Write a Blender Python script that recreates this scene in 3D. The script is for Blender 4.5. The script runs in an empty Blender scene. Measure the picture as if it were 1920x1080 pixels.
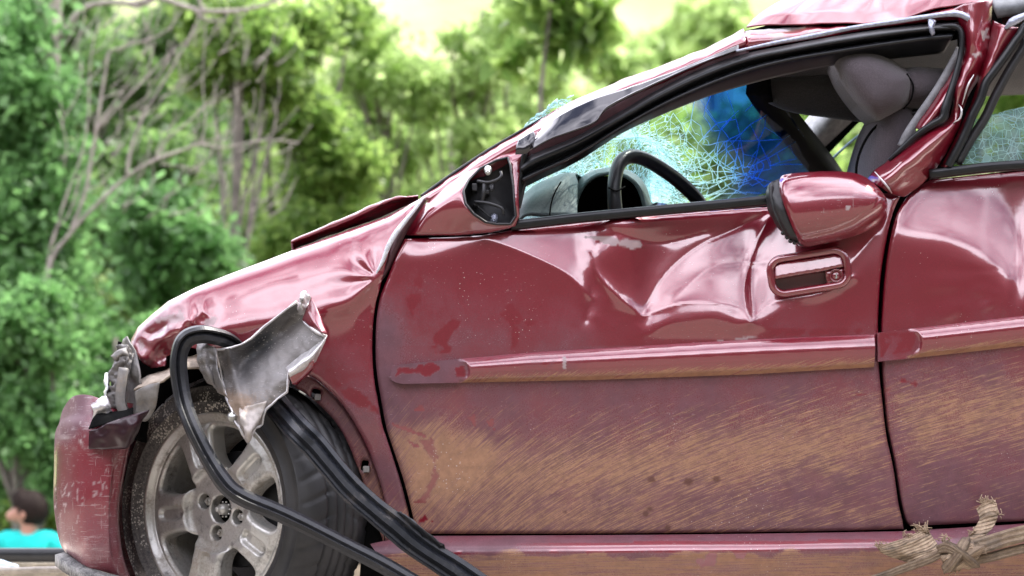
import bpy, math, random
import numpy as np
from mathutils import Vector, Matrix
from mathutils.geometry import delaunay_2d_cdt
random.seed(7)
RNG = np.random.default_rng(11)
R = math.radians
scene = bpy.context.scene
COL = scene.collection

# ------------------------------------------------------------------ camera, sky, sun, exposure
D, F, ZC, U0, V0 = 6.5, 5720.0, 1.6, 960.0, 950.0     # distance to the car's side, focal length, eye height, axis
cam_data = bpy.data.cameras.new('camera')
cam = bpy.data.objects.new('camera', cam_data)
COL.objects.link(cam)
cam.location = (0, -D, ZC)
cam.rotation_euler = (R(90), 0, 0)
cam_data.sensor_width = 36
cam_data.lens = 36 * F / 1920
cam_data.shift_y = (V0 - 540) / 1920
cam_data.clip_end = 2000
cam_data.dof.use_dof = True
cam_data.dof.focus_distance = D + 0.12
cam_data.dof.aperture_fstop = 5.0
cam_data.dof.aperture_blades = 0
scene.camera = cam

SUN_EL, SUN_AZ = R(57), R(66)          # the sun stands high to the right, just beyond the car's side
world = bpy.data.worlds.new('World')
scene.world = world
world.use_nodes = True
wn, wl = world.node_tree.nodes, world.node_tree.links
wn.clear()
w_out = wn.new('ShaderNodeOutputWorld')
w_bg = wn.new('ShaderNodeBackground')
w_sky = wn.new('ShaderNodeTexSky')
w_sky.sky_type = 'NISHITA'
w_sky.sun_disc = False
w_sky.sun_elevation = SUN_EL
w_sky.sun_rotation = SUN_AZ
w_sky.dust_density = 1.5
w_tc = wn.new('ShaderNodeTexCoord')
w_map = wn.new('ShaderNodeMapping')
w_map.inputs['Scale'].default_value = (1, 1, 2.2)
w_noise = wn.new('ShaderNodeTexNoise')
w_noise.inputs['Scale'].default_value = 1.35
w_noise.inputs['Detail'].default_value = 7
w_noise.inputs['Roughness'].default_value = 0.55
w_ramp = wn.new('ShaderNodeValToRGB')
w_ramp.color_ramp.elements[0].position = 0.36
w_ramp.color_ramp.elements[1].position = 0.56
w_mix = wn.new('ShaderNodeMix')
w_mix.data_type = 'RGBA'
w_mix.inputs[7].default_value = (24.5, 24, 27, 1)
wl.new(w_tc.outputs['Generated'], w_map.inputs['Vector'])
wl.new(w_map.outputs['Vector'], w_noise.inputs['Vector'])
wl.new(w_noise.outputs['Fac'], w_ramp.inputs['Fac'])
wl.new(w_ramp.outputs['Color'], w_mix.inputs[0])
wl.new(w_sky.outputs['Color'], w_mix.inputs[6])
wl.new(w_mix.outputs[2], w_bg.inputs['Color'])
w_bg.inputs['Strength'].default_value = 0.12
wl.new(w_bg.outputs['Background'], w_out.inputs['Surface'])

sun_data = bpy.data.lights.new('sun', 'SUN')
sun_data.energy = 3.3
sun_data.angle = R(0.53)
sun_data.color = (1.0, 0.95, 0.86)
sun = bpy.data.objects.new('sun', sun_data)
COL.objects.link(sun)
sdir = Vector((math.sin(SUN_AZ) * math.cos(SUN_EL), math.cos(SUN_AZ) * math.cos(SUN_EL), math.sin(SUN_EL)))
sun.rotation_euler = sdir.to_track_quat('Z', 'Y').to_euler()
sun.location = (0, 0, 40)

vs = scene.view_settings
vs.view_transform = 'Standard'
vs.look = 'None'
vs.gamma = 1
vs.exposure = 0.82
vs.use_curve_mapping = False
scene.render.engine = 'CYCLES'
scene.cycles.use_denoising = True
scene.cycles.max_bounces = 8
scene.cycles.transparent_max_bounces = 16

# ------------------------------------------------------------------ helpers
def P(u, v, y=0.0):
    """A measured photo point at depth y beyond the car's side -> a world point."""
    k = (D + y) / F
    return Vector(((u - U0) * k, y, ZC + (V0 - v) * k))

def mapped(u, v, y):
    y = np.broadcast_to(np.asarray(y, float), np.shape(u))
    k = (D + y) / F
    return np.stack([(u - U0) * k, y, ZC + (V0 - v) * k], -1)

def root(name, label, cat, loc, group=None):
    o = bpy.data.objects.new(name, None)
    COL.objects.link(o)
    o.location = loc
    o.empty_display_size = 0.2
    o['label'] = label
    o['category'] = cat
    if group: o['group'] = group
    return o

def world_loc(o):
    p = Vector((0, 0, 0))
    while o is not None:
        p += o.location
        o = o.parent
    return p

def link(name, me, mat, parent=None, kind=None, label=None):
    o = bpy.data.objects.new(name, me)
    COL.objects.link(o)
    if mat:
        for m in (mat if isinstance(mat, (list, tuple)) else [mat]): me.materials.append(m)
    if parent: o.parent = parent
    if kind: o['kind'] = kind
    if label: o['label'] = label
    return o

def mesh_obj(name, verts, faces, mat, parent=None, smooth=True, attrs=None, kind=None, label=None):
    """World-space verts; the object's origin is its parent's."""
    verts = np.asarray([tuple(v) for v in verts] if not isinstance(verts, np.ndarray) else verts, float)
    if parent is not None:
        verts = verts - np.array(world_loc(parent))
    me = bpy.data.meshes.new(name)
    me.from_pydata(verts.tolist(), [], [tuple(int(i) for i in f) for f in faces])
    if smooth: me.polygons.foreach_set('use_smooth', np.ones(len(me.polygons), bool))
    if attrs:
        for k, a in attrs.items():
            a = np.asarray(a, np.float32)
            if a.ndim == 1:
                at = me.attributes.new(k, 'FLOAT', 'POINT'); at.data.foreach_set('value', a)
            else:
                at = me.attributes.new(k, 'FLOAT_VECTOR', 'POINT'); at.data.foreach_set('vector', a.ravel())
    me.update()
    return link(name, me, mat, parent, kind, label)

def solid(o, t, offset=1.0):
    m = o.modifiers.new('thickness', 'SOLIDIFY'); m.thickness = t; m.offset = offset
    return o

def bev(o, w, seg=2):
    m = o.modifiers.new('bevel', 'BEVEL'); m.width = w; m.segments = seg; m.limit_method = 'ANGLE'
    return o

def value_noise(x, y, seed):
    r = np.random.default_rng(seed)
    g = r.random((64, 64))
    xi, yi = np.floor(x).astype(int), np.floor(y).astype(int)
    fx, fy = x - xi, y - yi
    fx = fx * fx * (3 - 2 * fx); fy = fy * fy * (3 - 2 * fy)
    a = g[xi % 64, yi % 64]; b = g[(xi + 1) % 64, yi % 64]
    c = g[xi % 64, (yi + 1) % 64]; d = g[(xi + 1) % 64, (yi + 1) % 64]
    return (a * (1 - fx) + b * fx) * (1 - fy) + (c * (1 - fx) + d * fx) * fy - 0.5

def fbm(x, y, scale, seed, octaves=4):
    s, a, o = 0, 1.0, 1.0
    for i in range(octaves):
        s = s + a * value_noise(x / scale * o + 31.7 * i, y / scale * o + 11.3 * i, seed + i)
        a *= 0.5; o *= 2
    return s

def seg_dist(u, v, poly, closed=True):
    d = np.full(u.shape, 1e9)
    n = len(poly)
    for i in range(n if closed else n - 1):
        ax, ay = poly[i]; bx, by = poly[(i + 1) % n]
        dx, dy = bx - ax, by - ay
        L = dx * dx + dy * dy + 1e-12
        t = np.clip(((u - ax) * dx + (v - ay) * dy) / L, 0, 1)
        d = np.minimum(d, np.hypot(u - ax - t * dx, v - ay - t * dy))
    return d

def inside(u, v, poly):
    r = np.zeros(u.shape, bool)
    n = len(poly)
    for i in range(n):
        ax, ay = poly[i]; bx, by = poly[(i + 1) % n]
        if ay == by: continue
        c = ((ay > v) != (by > v)) & (u < (bx - ax) * (v - ay) / (by - ay) + ax)
        r ^= c
    return r

def soft(u, v, poly, blur):
    """1 inside a polygon, 0 outside, with a soft edge."""
    d = seg_dist(u, v, poly) * np.where(inside(u, v, poly), 1, -1)
    t = np.clip(d / blur * 0.5 + 0.5, 0, 1)
    return t * t * (3 - 2 * t)

def ramp(x, a, b):
    t = np.clip((x - a) / (b - a), 0, 1)
    return t * t * (3 - 2 * t)

def catmull(pts, n):
    """n samples along a Catmull-Rom curve through pts (any dimension), evenly in parameter."""
    p = np.asarray(pts, float)
    p = np.vstack([2 * p[0] - p[1], p, 2 * p[-1] - p[-2]])
    m = len(p) - 3
    t = np.linspace(0, m, n)
    i = np.minimum(t.astype(int), m - 1)
    f = (t - i)[:, None]
    p0, p1, p2, p3 = p[i], p[i + 1], p[i + 2], p[i + 3]
    return 0.5 * ((2 * p1) + (-p0 + p2) * f + (2 * p0 - 5 * p1 + 4 * p2 - p3) * f ** 2 + (-p0 + 3 * p1 - 3 * p2 + p3) * f ** 3)

def resample(poly, step, closed=True):
    out = []
    n = len(poly)
    for i in range(n if closed else n - 1):
        a = np.array(poly[i], float); b = np.array(poly[(i + 1) % n], float)
        k = max(1, int(round(np.hypot(*(b - a)) / step)))
        for j in range(k): out.append(a + (b - a) * j / k)
    if not closed: out.append(np.array(poly[-1], float))
    return np.array(out)

def curve_px(pts, step=5):
    """A smooth pixel curve through pts."""
    L = sum(math.hypot(b[0] - a[0], b[1] - a[1]) for a, b in zip(pts[:-1], pts[1:]))
    return [tuple(q) for q in catmull(pts, max(2, int(L / step)))]

def panel(name, poly, hfun, mat, parent, step=4.5, roll=6.0, lip=0.02, attr=None, holes=(), y0=0.0, kind=None, label=None):
    """Pressed sheet panel: a photo outline, a depth function y(u, v), a rolled rim and a returned lip."""
    B = resample(poly, step)
    loops = [B] + [resample(h, step) for h in holes]
    lo, hi = B.min(0), B.max(0)
    gu, gv = np.meshgrid(np.arange(lo[0], hi[0], step), np.arange(lo[1], hi[1], step * 0.9))
    gu = gu + (np.arange(gu.shape[0]) % 2)[:, None] * step * 0.5
    gu, gv = gu.ravel(), gv.ravel()
    m = inside(gu, gv, [tuple(p) for p in poly])
    for h in holes: m &= ~inside(gu, gv, [tuple(p) for p in h])
    gu, gv = gu[m], gv[m]
    dist = np.full(gu.shape, 1e9)
    for q in [poly] + list(holes): dist = np.minimum(dist, seg_dist(gu, gv, [tuple(p) for p in q]))
    m = dist > step * 0.45
    gu, gv, dist = gu[m], gv[m], dist[m]
    nb = sum(len(l) for l in loops)
    U = np.concatenate([l[:, 0] for l in loops] + [gu]); V = np.concatenate([l[:, 1] for l in loops] + [gv])
    dist = np.concatenate([np.zeros(nb), dist])
    faces, st = [], 0
    for l in loops:
        faces.append(list(range(st, st + len(l)))); st += len(l)
    r = delaunay_2d_cdt([Vector((a, b)) for a, b in zip(U, V)], [], faces, 2 if holes else 1, 1e-7)
    vv = np.array([tuple(p) for p in r[0]])
    orig = np.array([o[0] if o else -1 for o in r[3]])
    U, V = vv[:, 0], vv[:, 1]
    dist = np.where(orig >= 0, dist[np.maximum(orig, 0)], 0)
    tris = np.array([f for f in r[2] if len(f) == 3])
    cu, cv = U[tris].mean(1), V[tris].mean(1)
    keep = inside(cu, cv, [tuple(p) for p in poly])
    for h in holes: keep &= ~inside(cu, cv, [tuple(p) for p in h])
    tris = tris[keep]
    y = hfun(U, V) + y0
    if roll:
        q = np.clip(dist, 0, roll)
        y = y + (roll - np.sqrt(np.maximum(roll ** 2 - (roll - q) ** 2, 0))) * (D / F)
    W = mapped(U, V, y)
    verts = [W]; fl = [tuple(t) for t in tris]
    # orientation: face the camera (-y)
    a, b, c = tris[0]
    nrm = np.cross(W[b] - W[a], W[c] - W[a])
    if nrm[1] > 0: fl = [(t[0], t[2], t[1]) for t in fl]
    at = attr(U, V) if attr else {}
    if lip:
        ec = {}
        for t in fl:
            for i in range(3):
                e = (t[i], t[(i + 1) % 3]); ec[e] = 1
        be = [e for e in ec if (e[1], e[0]) not in ec]
        idx = sorted({i for e in be for i in e})
        n0 = len(W)
        pos = {i: n0 + k for k, i in enumerate(idx)}
        n1 = n0 + len(idx)
        pos2 = {i: n1 + k for k, i in enumerate(idx)}
        top = W[idx]; bot = top.copy(); bot[:, 1] += lip
        verts += [top, bot]
        for (i, j) in be: fl.append((pos[j], pos[i], pos2[i], pos2[j]))
        at = {k: np.concatenate([a, np.asarray(a)[idx], np.asarray(a)[idx]]) for k, a in at.items()}
    return mesh_obj(name, np.vstack(verts), fl, mat, parent, attrs=at, kind=kind, label=label)

def loft(name, rows, mat, parent, nu=40, nv=16, thick=0.003, wob=0.0, wob_scale=0.08, seed=3, attr=None, linear=False, label=None, closed=False, kind=None):
    """Sheet through rows of (u, v, y) points; crumple = noise along the normal."""
    if linear:
        def lin(p, n):
            p = np.asarray(p, float); t = np.linspace(0, len(p) - 1, n); i = np.minimum(t.astype(int), len(p) - 2); f = (t - i)[:, None]
            return p[i] * (1 - f) + p[i + 1] * f
        f_u = f_v = lin
    else:
        f_u = f_v = catmull
    g = np.array([f_u(r, nu) for r in rows])
    g = np.stack([f_v(g[:, i], nv) for i in range(nu)], 1)          # nv x nu x 3
    W = mapped(g[..., 0], g[..., 1], g[..., 2])
    if wob:
        du = np.gradient(W, axis=1); dv = np.gradient(W, axis=0)
        n = np.cross(du, dv); n /= np.linalg.norm(n, axis=-1, keepdims=True) + 1e-9
        s = wob_scale * F / D
        f = fbm(g[..., 0], g[..., 1], s, seed, 3)
        W = W + n * (np.abs(f)[..., None] * 2 - 0.4) * wob
    faces = []
    for j in range(nv - 1):
        for i in range(nu - 1):
            a = j * nu + i
            faces.append((a, a + 1, a + nu + 1, a + nu))
    U, V = g[..., 0].ravel(), g[..., 1].ravel()
    at = dict(attr(U, V)) if attr else {}
    at['su'] = np.tile(np.linspace(0, 1, nv)[:, None], (1, nu)).ravel() * .5
    o = mesh_obj(name, W.reshape(-1, 3), faces, mat, parent, attrs=at, label=label, kind=kind)
    if thick: solid(o, thick, 0)
    return o

def frames(pts):
    pts = np.asarray(pts, float)
    t = np.gradient(pts, axis=0); t /= np.linalg.norm(t, axis=1, keepdims=True) + 1e-12
    up = np.array([0, -1.0, 0])
    if abs(t[0] @ up) > 0.9: up = np.array([0, 0, 1.0])
    n = up - t[0] * (up @ t[0]); n /= np.linalg.norm(n)
    N = [n]
    for i in range(1, len(pts)):
        n = N[-1] - t[i] * (N[-1] @ t[i]); n /= np.linalg.norm(n) + 1e-12
        N.append(n)
    N = np.array(N); Bn = np.cross(t, N)
    return t, N, Bn

def sweep_geo(pts, prof, scale=None, cap=True, base=0):
    """Sweep a closed 2-D profile (n: toward the viewer, b: sideways) along world points."""
    pts = np.asarray([tuple(p) for p in pts], float)
    t, N, Bn = frames(pts)
    k, m = len(pts), len(prof)
    sc = np.ones(k) if scale is None else np.asarray(scale)
    vs_, fs = [], []
    for i in range(k):
        for a, b in prof: vs_.append(pts[i] + (N[i] * a + Bn[i] * b) * sc[i])
    for i in range(k - 1):
        for j in range(m):
            fs.append((base + i * m + j, base + i * m + (j + 1) % m, base + (i + 1) * m + (j + 1) % m, base + (i + 1) * m + j))
    if cap:
        fs.append(tuple(base + j for j in reversed(range(m)))); fs.append(tuple(base + (k - 1) * m + j for j in range(m)))
    return vs_, fs

def circ(r, n=8, ratio=1.0):
    return [(r * math.cos(2 * math.pi * i / n), r * ratio * math.sin(2 * math.pi * i / n)) for i in range(n)]

def sweep(name, pts, prof, mat, parent, scale=None, smooth=True, label=None, n=None, attrs=None):
    p = [tuple(P(*q)) for q in pts]
    if n: p = catmull(p, n)
    if scale is not None and n:
        scale = np.interp(np.linspace(0, 1, n), np.linspace(0, 1, len(scale)), scale)
    v, f = sweep_geo(p, prof, scale)
    attrs = dict(attrs or {}); attrs['su'] = np.tile(np.arange(len(prof)) / len(prof), len(p))
    return mesh_obj(name, np.array(v), f, mat, parent, smooth=smooth, label=label, attrs=attrs)

class Geo:
    """Collects several pieces into one mesh."""
    def __init__(self): self.v, self.f = [], []
    def add(self, v, f):
        b = len(self.v); self.v += [tuple(p) for p in v]; self.f += [tuple(b + i for i in q) for q in f]
    def tube(self, pts, r, n=6, scale=None):
        v, f = sweep_geo(pts, circ(r, n), scale); self.add(v, f)
    def box(self, lo, hi):
        x0, y0, z0 = lo; x1, y1, z1 = hi
        self.add([(x0, y0, z0), (x1, y0, z0), (x1, y1, z0), (x0, y1, z0), (x0, y0, z1), (x1, y0, z1), (x1, y1, z1), (x0, y1, z1)],
                 [(0, 3, 2, 1), (4, 5, 6, 7), (0, 1, 5, 4), (1, 2, 6, 5), (2, 3, 7, 6), (3, 0, 4, 7)])
    def lathe(self, prof, M, n=48):
        """prof: (radius, axial) pairs; M: 4x4 whose local y is the axis."""
        k = len(prof)
        v = []
        for i in range(n):
            a = 2 * math.pi * i / n
            for r, h in prof: v.append(M @ Vector((r * math.cos(a), h, r * math.sin(a))))
        f = []
        for i in range(n):
            for j in range(k - 1):
                f.append((i * k + j, i * k + j + 1, ((i + 1) % n) * k + j + 1, ((i + 1) % n) * k + j))
        self.add(v, f)
    def make(self, name, mat, parent=None, smooth=True, **kw): return mesh_obj(name, np.array(self.v), self.f, mat, parent, smooth, **kw)

# ------------------------------------------------------------------ materials
class NT:
    def __init__(self, name):
        self.m = bpy.data.materials.new(name); self.m.use_nodes = True
        self.n, self.l = self.m.node_tree.nodes, self.m.node_tree.links
        self.n.clear()
        self.out = self.n.new('ShaderNodeOutputMaterial')
    def node(self, t, **kw):
        n = self.n.new('ShaderNode' + t)
        for k, v in kw.items(): setattr(n, k, v)
        return n
    def set(self, sock, val):
        if isinstance(val, bpy.types.NodeSocket): self.l.new(val, sock)
        elif val is not None:
            if sock.type == 'RGBA' and len(val) == 3: val = (*val, 1)
            sock.default_value = val
    def coord(self, kind='Object'): return self.node('TexCoord').outputs[kind]
    def attr(self, name, out='Fac'): return self.node('Attribute', attribute_name=name).outputs[out]
    def noise(self, vec=None, scale=5, detail=4, rough=0.5, dist=0.0, out='Fac'):
        n = self.node('TexNoise')
        if vec is not None: self.l.new(vec, n.inputs['Vector'])
        n.inputs['Scale'].default_value = scale; n.inputs['Detail'].default_value = detail
        n.inputs['Roughness'].default_value = rough; n.inputs['Distortion'].default_value = dist
        return n.outputs[out]
    def voronoi(self, vec=None, scale=5, feature='F1', out='Distance', rnd=1.0):
        n = self.node('TexVoronoi', feature=feature)
        if vec is not None: self.l.new(vec, n.inputs['Vector'])
        n.inputs['Scale'].default_value = scale; n.inputs['Randomness'].default_value = rnd
        return n.outputs[out]
    def mapping(self, vec, scale=(1, 1, 1), rot=(0, 0, 0), loc=(0, 0, 0)):
        n = self.node('Mapping'); self.l.new(vec, n.inputs['Vector'])
        n.inputs['Scale'].default_value = scale; n.inputs['Rotation'].default_value = rot; n.inputs['Location'].default_value = loc
        return n.outputs['Vector']
    def math(self, op, a, b=0.0, clamp=False):
        n = self.node('Math', operation=op, use_clamp=clamp)
        self.set(n.inputs[0], a); self.set(n.inputs[1], b)
        return n.outputs[0]
    def ramp(self, fac, a, b, lo=0.0, hi=1.0):
        n = self.node('MapRange', interpolation_type='SMOOTHSTEP')
        self.set(n.inputs['Value'], fac)
        n.inputs['From Min'].default_value = a; n.inputs['From Max'].default_value = b
        n.inputs['To Min'].default_value = lo; n.inputs['To Max'].default_value = hi
        return n.outputs['Result']
    def mix(self, fac, a, b):
        n = self.node('Mix', data_type='RGBA')
        self.set(n.inputs[0], fac); self.set(n.inputs[6], a); self.set(n.inputs[7], b)
        return n.outputs[2]
    def mixf(self, fac, a, b):
        n = self.node('Mix', data_type='FLOAT')
        self.set(n.inputs[0], fac); self.set(n.inputs[2], a); self.set(n.inputs[3], b)
        return n.outputs[0]
    def bump(self, h, strength=0.3, dist=0.01):
        n = self.node('Bump'); self.l.new(h, n.inputs['Height'])
        n.inputs['Strength'].default_value = strength; n.inputs['Distance'].default_value = dist
        return n.outputs['Normal']
    def bsdf(self, **kw):
        n = self.node('BsdfPrincipled')
        for k, v in kw.items(): self.set(n.inputs[k.replace('_', ' ')], v)
        return n.outputs['BSDF']
    def done(self, sh):
        self.l.new(sh, self.out.inputs['Surface']); return self.m

RED = (0.205, 0.0045, 0.0185)
DUST = (0.098, 0.056, 0.072)
MUD = (0.37, 0.20, 0.105)

def make_paint(name, base=RED, dirty=True):
    t = NT(name)
    c = t.coord('Object')
    fleck = t.noise(c, 900, 2, 0.6)
    col = t.mix(t.ramp(fleck, 0.3, 0.7), tuple(x * 0.8 for x in base), tuple(x * 1.25 for x in base))
    dust_a, mud_a, wipe_a = t.attr('dust'), t.attr('mud'), t.attr('wipe')
    st = t.attr('streak', 'Vector')
    s1 = t.noise(t.mapping(st, (1 / 44, 1 / 2.3, 1)), 1, 3, 0.6)
    s2 = t.noise(t.mapping(st, (1 / 90, 1 / 7, 1), loc=(3, 7, 0)), 1, 4, 0.6)
    grain = t.noise(c, 330, 4, 0.8)
    # pale dust film
    dn = t.math('ADD', t.math('MULTIPLY', grain, 0.9), t.math('MULTIPLY', t.noise(c, 9, 5, 0.6), 0.9))
    dust = t.ramp(t.math('ADD', dust_a, t.math('MULTIPLY', t.math('SUBTRACT', dn, 0.9), 0.9)), 0.12, 0.95)
    dust = t.math('MULTIPLY', dust, t.math('SUBTRACT', 1.0, wipe_a), True)
    # brown mud streaks driven back by the wheels
    sm = t.math('ADD', t.math('MULTIPLY', t.math('SUBTRACT', s1, 0.5), 2.3), t.math('MULTIPLY', t.math('SUBTRACT', s2, 0.5), 0.9))
    mud = t.ramp(t.math('ADD', mud_a, t.math('ADD', sm, t.math('MULTIPLY', t.math('SUBTRACT', grain, 0.5), 0.8))), 0.40, 0.80)
    film = t.ramp(t.math('ADD', mud_a, t.math('ADD', t.math('MULTIPLY', t.math('SUBTRACT', s2, 0.5), 0.7), t.math('MULTIPLY', t.math('SUBTRACT', grain, 0.5), 0.8))), 0.22, 1.05)
    mud = t.math('MAXIMUM', t.math('MULTIPLY', mud, 0.92), t.math('MULTIPLY', film, 0.62))
    mud = t.math('MULTIPLY', mud, t.ramp(mud_a, 0.02, 0.15), True)
    mud = t.math('MULTIPLY', mud, t.math('SUBTRACT', 1.0, wipe_a), True)
    # spattered pale specks and chips
    sp = t.voronoi(c, 120, 'F1', 'Distance')
    spk = t.math('LESS_THAN', sp, t.ramp(t.noise(c, 7, 3, 0.6), 0.46, 0.75, 0.0, 0.17))
    scr = t.noise(t.mapping(c, (90, 1, 500), rot=(0, 0.9, 0)), 1, 2, 0.5)
    scr = t.math('MULTIPLY', t.ramp(scr, 0.70, 0.74), t.ramp(t.noise(c, 4, 2, 0.5), 0.5, 0.6), True)
    dcol = t.mix(t.ramp(t.noise(c, 30, 4, 0.7), 0.35, 0.65), tuple(x * 0.82 for x in DUST), tuple(x * 1.15 for x in DUST))
    mcol = t.mix(t.ramp(t.noise(c, 60, 5, 0.7), 0.3, 0.7), tuple(x * 0.8 for x in MUD), tuple(x * 1.15 for x in MUD))
    col = t.mix(t.math('MULTIPLY', dust, 0.80), col, dcol)
    col = t.mix(t.math('MULTIPLY', mud, 0.88), col, mcol)
    col = t.mix(t.math('MULTIPLY', spk, 0.7), col, (0.55, 0.45, 0.42))
    col = t.mix(t.math('MULTIPLY', scr, 0.35), col, (0.6, 0.45, 0.47))
    sf = t.attr('scuff')
    q1 = t.ramp(t.noise(t.mapping(c, (22, 30, 300), rot=(0, .3, 0)), 1, 3, .6), .60, .66)
    q2 = t.ramp(t.noise(t.mapping(c, (260, 30, 30), rot=(0, .7, 0)), 1, 3, .6), .64, .69)
    q3 = t.ramp(t.noise(t.mapping(c, (25, 20, 260), rot=(0, -.5, 0)), 1, 3, .6), .66, .70)
    qm = t.ramp(t.math('ADD', t.noise(c, 17, 4, .65), t.math('MULTIPLY', sf, .25)), .60, .72)
    qq = t.math('MULTIPLY', t.math('MAXIMUM', q1, t.math('MAXIMUM', q2, q3)), t.math('MULTIPLY', qm, t.ramp(sf, 0, .1)), True)
    col = t.mix(t.math('MULTIPLY', qq, .35), col, (0.50, 0.44, 0.44))
    col = t.mix(t.attr('rust'), col, (0.085, 0.022, 0.012))
    scrape = t.attr('scrape')
    col = t.mix(scrape, col, (0.36, 0.29, 0.29))
    dirt = t.math('MAXIMUM', t.math('MULTIPLY', dust, 0.9), mud, True)
    dirt = t.math('MAXIMUM', dirt, scrape, True)
    h = t.math('ADD', t.math('MULTIPLY', mud, 0.4), t.math('MULTIPLY', grain, t.math('MULTIPLY', dirt, 0.35)))
    b = t.bump(h, 0.25, 0.002)
    orange = t.bump(t.noise(c, 38, 2, 0.5), 0.010, 0.02)
    sh = t.bsdf(Base_Color=col, Metallic=t.mixf(dirt, 0.28, 0.0), Roughness=t.mixf(dirt, 0.34, 0.85),
                Coat_Weight=t.mixf(dirt, 1.0, 0.10), Coat_Roughness=t.mixf(dirt, 0.10, 0.4), Coat_IOR=2.1, Normal=b, Coat_Normal=orange)
    return t.done(sh)

def simple(name, col, rough=0.5, metal=0.0, var=0.25, scale=40, bump=0.15, dirt=None, dirt_amt=0.4, coat=0.0, bd=0.002, spec=0.5):
    t = NT(name)
    c = t.coord('Object')
    n = t.noise(c, scale, 5, 0.65)
    cc = t.mix(t.ramp(n, 0.3, 0.7), tuple(x * (1 - var) for x in col), tuple(min(1, x * (1 + var)) for x in col))
    r = rough
    if dirt:
        d = t.ramp(t.math('ADD', t.math('MULTIPLY', t.noise(c, 14, 6, 0.7), 0.7), t.math('MULTIPLY', t.noise(c, 180, 4, 0.7), 0.3)), 0.62 - dirt_amt * 0.35, 0.80 - dirt_amt * 0.3)
        cc = t.mix(t.math('MULTIPLY', d, min(1, dirt_amt + 0.35)), cc, dirt)
        r = t.mixf(d, rough, max(rough, 0.8))
    sh = t.bsdf(Base_Color=cc, Roughness=r, Metallic=metal, Coat_Weight=coat, Specular_IOR_Level=spec, Normal=t.bump(n, bump, bd))
    return t.done(sh)

M = {}
M['paint'] = make_paint('maroon_paint')
M['inner'] = simple('bare_inner_body', (0.05, 0.012, 0.016), 0.6)
M['dark'] = simple('flat_black_and_shade', (0.005, 0.005, 0.005), 0.9, spec=.05)  # near-black for black parts, and as painted shade in gaps and hollows
M['strip_rubber'] = simple('scuffed_black_rubber', (0.013, 0.014, 0.017), 0.36, dirt=(0.17, 0.155, 0.14), dirt_amt=0.22, var=.4, bump=.4, scale=60)
M['rubber'] = simple('black_rubber', (0.010, 0.011, 0.013), 0.34, spec=.4, dirt=(0.20, 0.18, 0.16), dirt_amt=0.05, var=0.3)
M['rubber_dusty'] = simple('dusty_black_rubber', (0.017, 0.019, 0.024), 0.33, dirt=(0.16, 0.14, 0.125), dirt_amt=0.30, var=0.3)
M['plastic'] = simple('black_plastic', (0.022, 0.022, 0.024), 0.42, dirt=(0.3, 0.28, 0.26), dirt_amt=0.06)
M['gloss'] = simple('gloss_black_trim', (0.016, 0.013, 0.016), 0.06, coat=1.0, var=0.1, bump=0.02)
M['bare'] = simple('torn_bare_steel', (0.62, 0.60, 0.60), 0.38, metal=0.6, dirt=(0.4, 0.36, 0.33), dirt_amt=0.2, bump=0.3)
M['primer'] = simple('torn_primer_edge', (0.70, 0.73, 0.78), 0.45, bump=0.5, scale=120)
M['chrome'] = simple('peeled_foil_edge', (0.34, 0.36, 0.44), 0.3, metal=0.6, bump=0.5, scale=120)
M['plate'] = simple('grey_plastic', (0.19, 0.18, 0.17), 0.5, dirt=(0.24, 0.195, 0.15), dirt_amt=0.35)
M['deck'] = simple('pale_painted_steel', (0.55, 0.50, 0.42), 0.6, dirt=(0.36, 0.28, 0.2), dirt_amt=0.2)
M['blue'] = simple('pale_blue_tarp', (0.42, 0.52, 0.62), 0.5)
M['silver'] = simple('zinc_plated_steel', (0.5, 0.5, 0.48), 0.35, metal=0.8)
M['cable'] = simple('steel_wire_rope', (0.30, 0.27, 0.23), 0.5, metal=0.5, dirt=(0.25, 0.2, 0.15), dirt_amt=0.3)

def mat_under():
    """Underside of the torn fender: grey undercoat, soot and road dirt over steel."""
    t = NT('dirty_undercoat_steel')
    c = t.coord('Object')
    a = t.noise(c, 11, 5, 0.6); g = t.noise(c, 220, 4, 0.75); b2 = t.noise(c, 26, 4, 0.65)
    col = t.mix(t.ramp(b2, 0.25, 0.75), (0.165, 0.15, 0.14), (0.215, 0.205, 0.20))
    soot = t.attr('soot')
    col = t.mix(t.math('MULTIPLY', soot, t.ramp(a, 0.15, 0.7, 0.5, .9)), col, (0.028, 0.034, 0.045))
    brown = t.ramp(t.math('ADD', t.attr('mud'), t.math('SUBTRACT', g, 0.5)), 0.3, 0.8)
    col = t.mix(t.math('MULTIPLY', brown, 0.8), col, (0.27, 0.19, 0.13))
    sp = t.voronoi(c, 150, 'F1', 'Distance')
    spk = t.math('LESS_THAN', sp, t.ramp(t.noise(c, 13, 3, 0.6), 0.4, 0.7, 0.05, 0.22))
    col = t.mix(t.math('MULTIPLY', spk, 0.8), col, (0.62, 0.58, 0.54))
    lines = t.ramp(t.noise(t.mapping(c, (60, 30, 600), rot=(0, .7, 0)), 1, 3, .6), .62, .70)
    col = t.mix(t.math('MULTIPLY', lines, .5), col, (0.45, 0.43, 0.42))
    edge = t.attr('edge')
    col = t.mix(edge, col, (0.75, 0.73, 0.72))
    return t.done(t.bsdf(Base_Color=col, Metallic=t.mixf(edge, 0.25, 0.6), Roughness=t.mixf(brown, 0.40, 0.85), Normal=t.bump(t.math('ADD', g, b2), 0.35, 0.004)))
M['under'] = mat_under()

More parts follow.
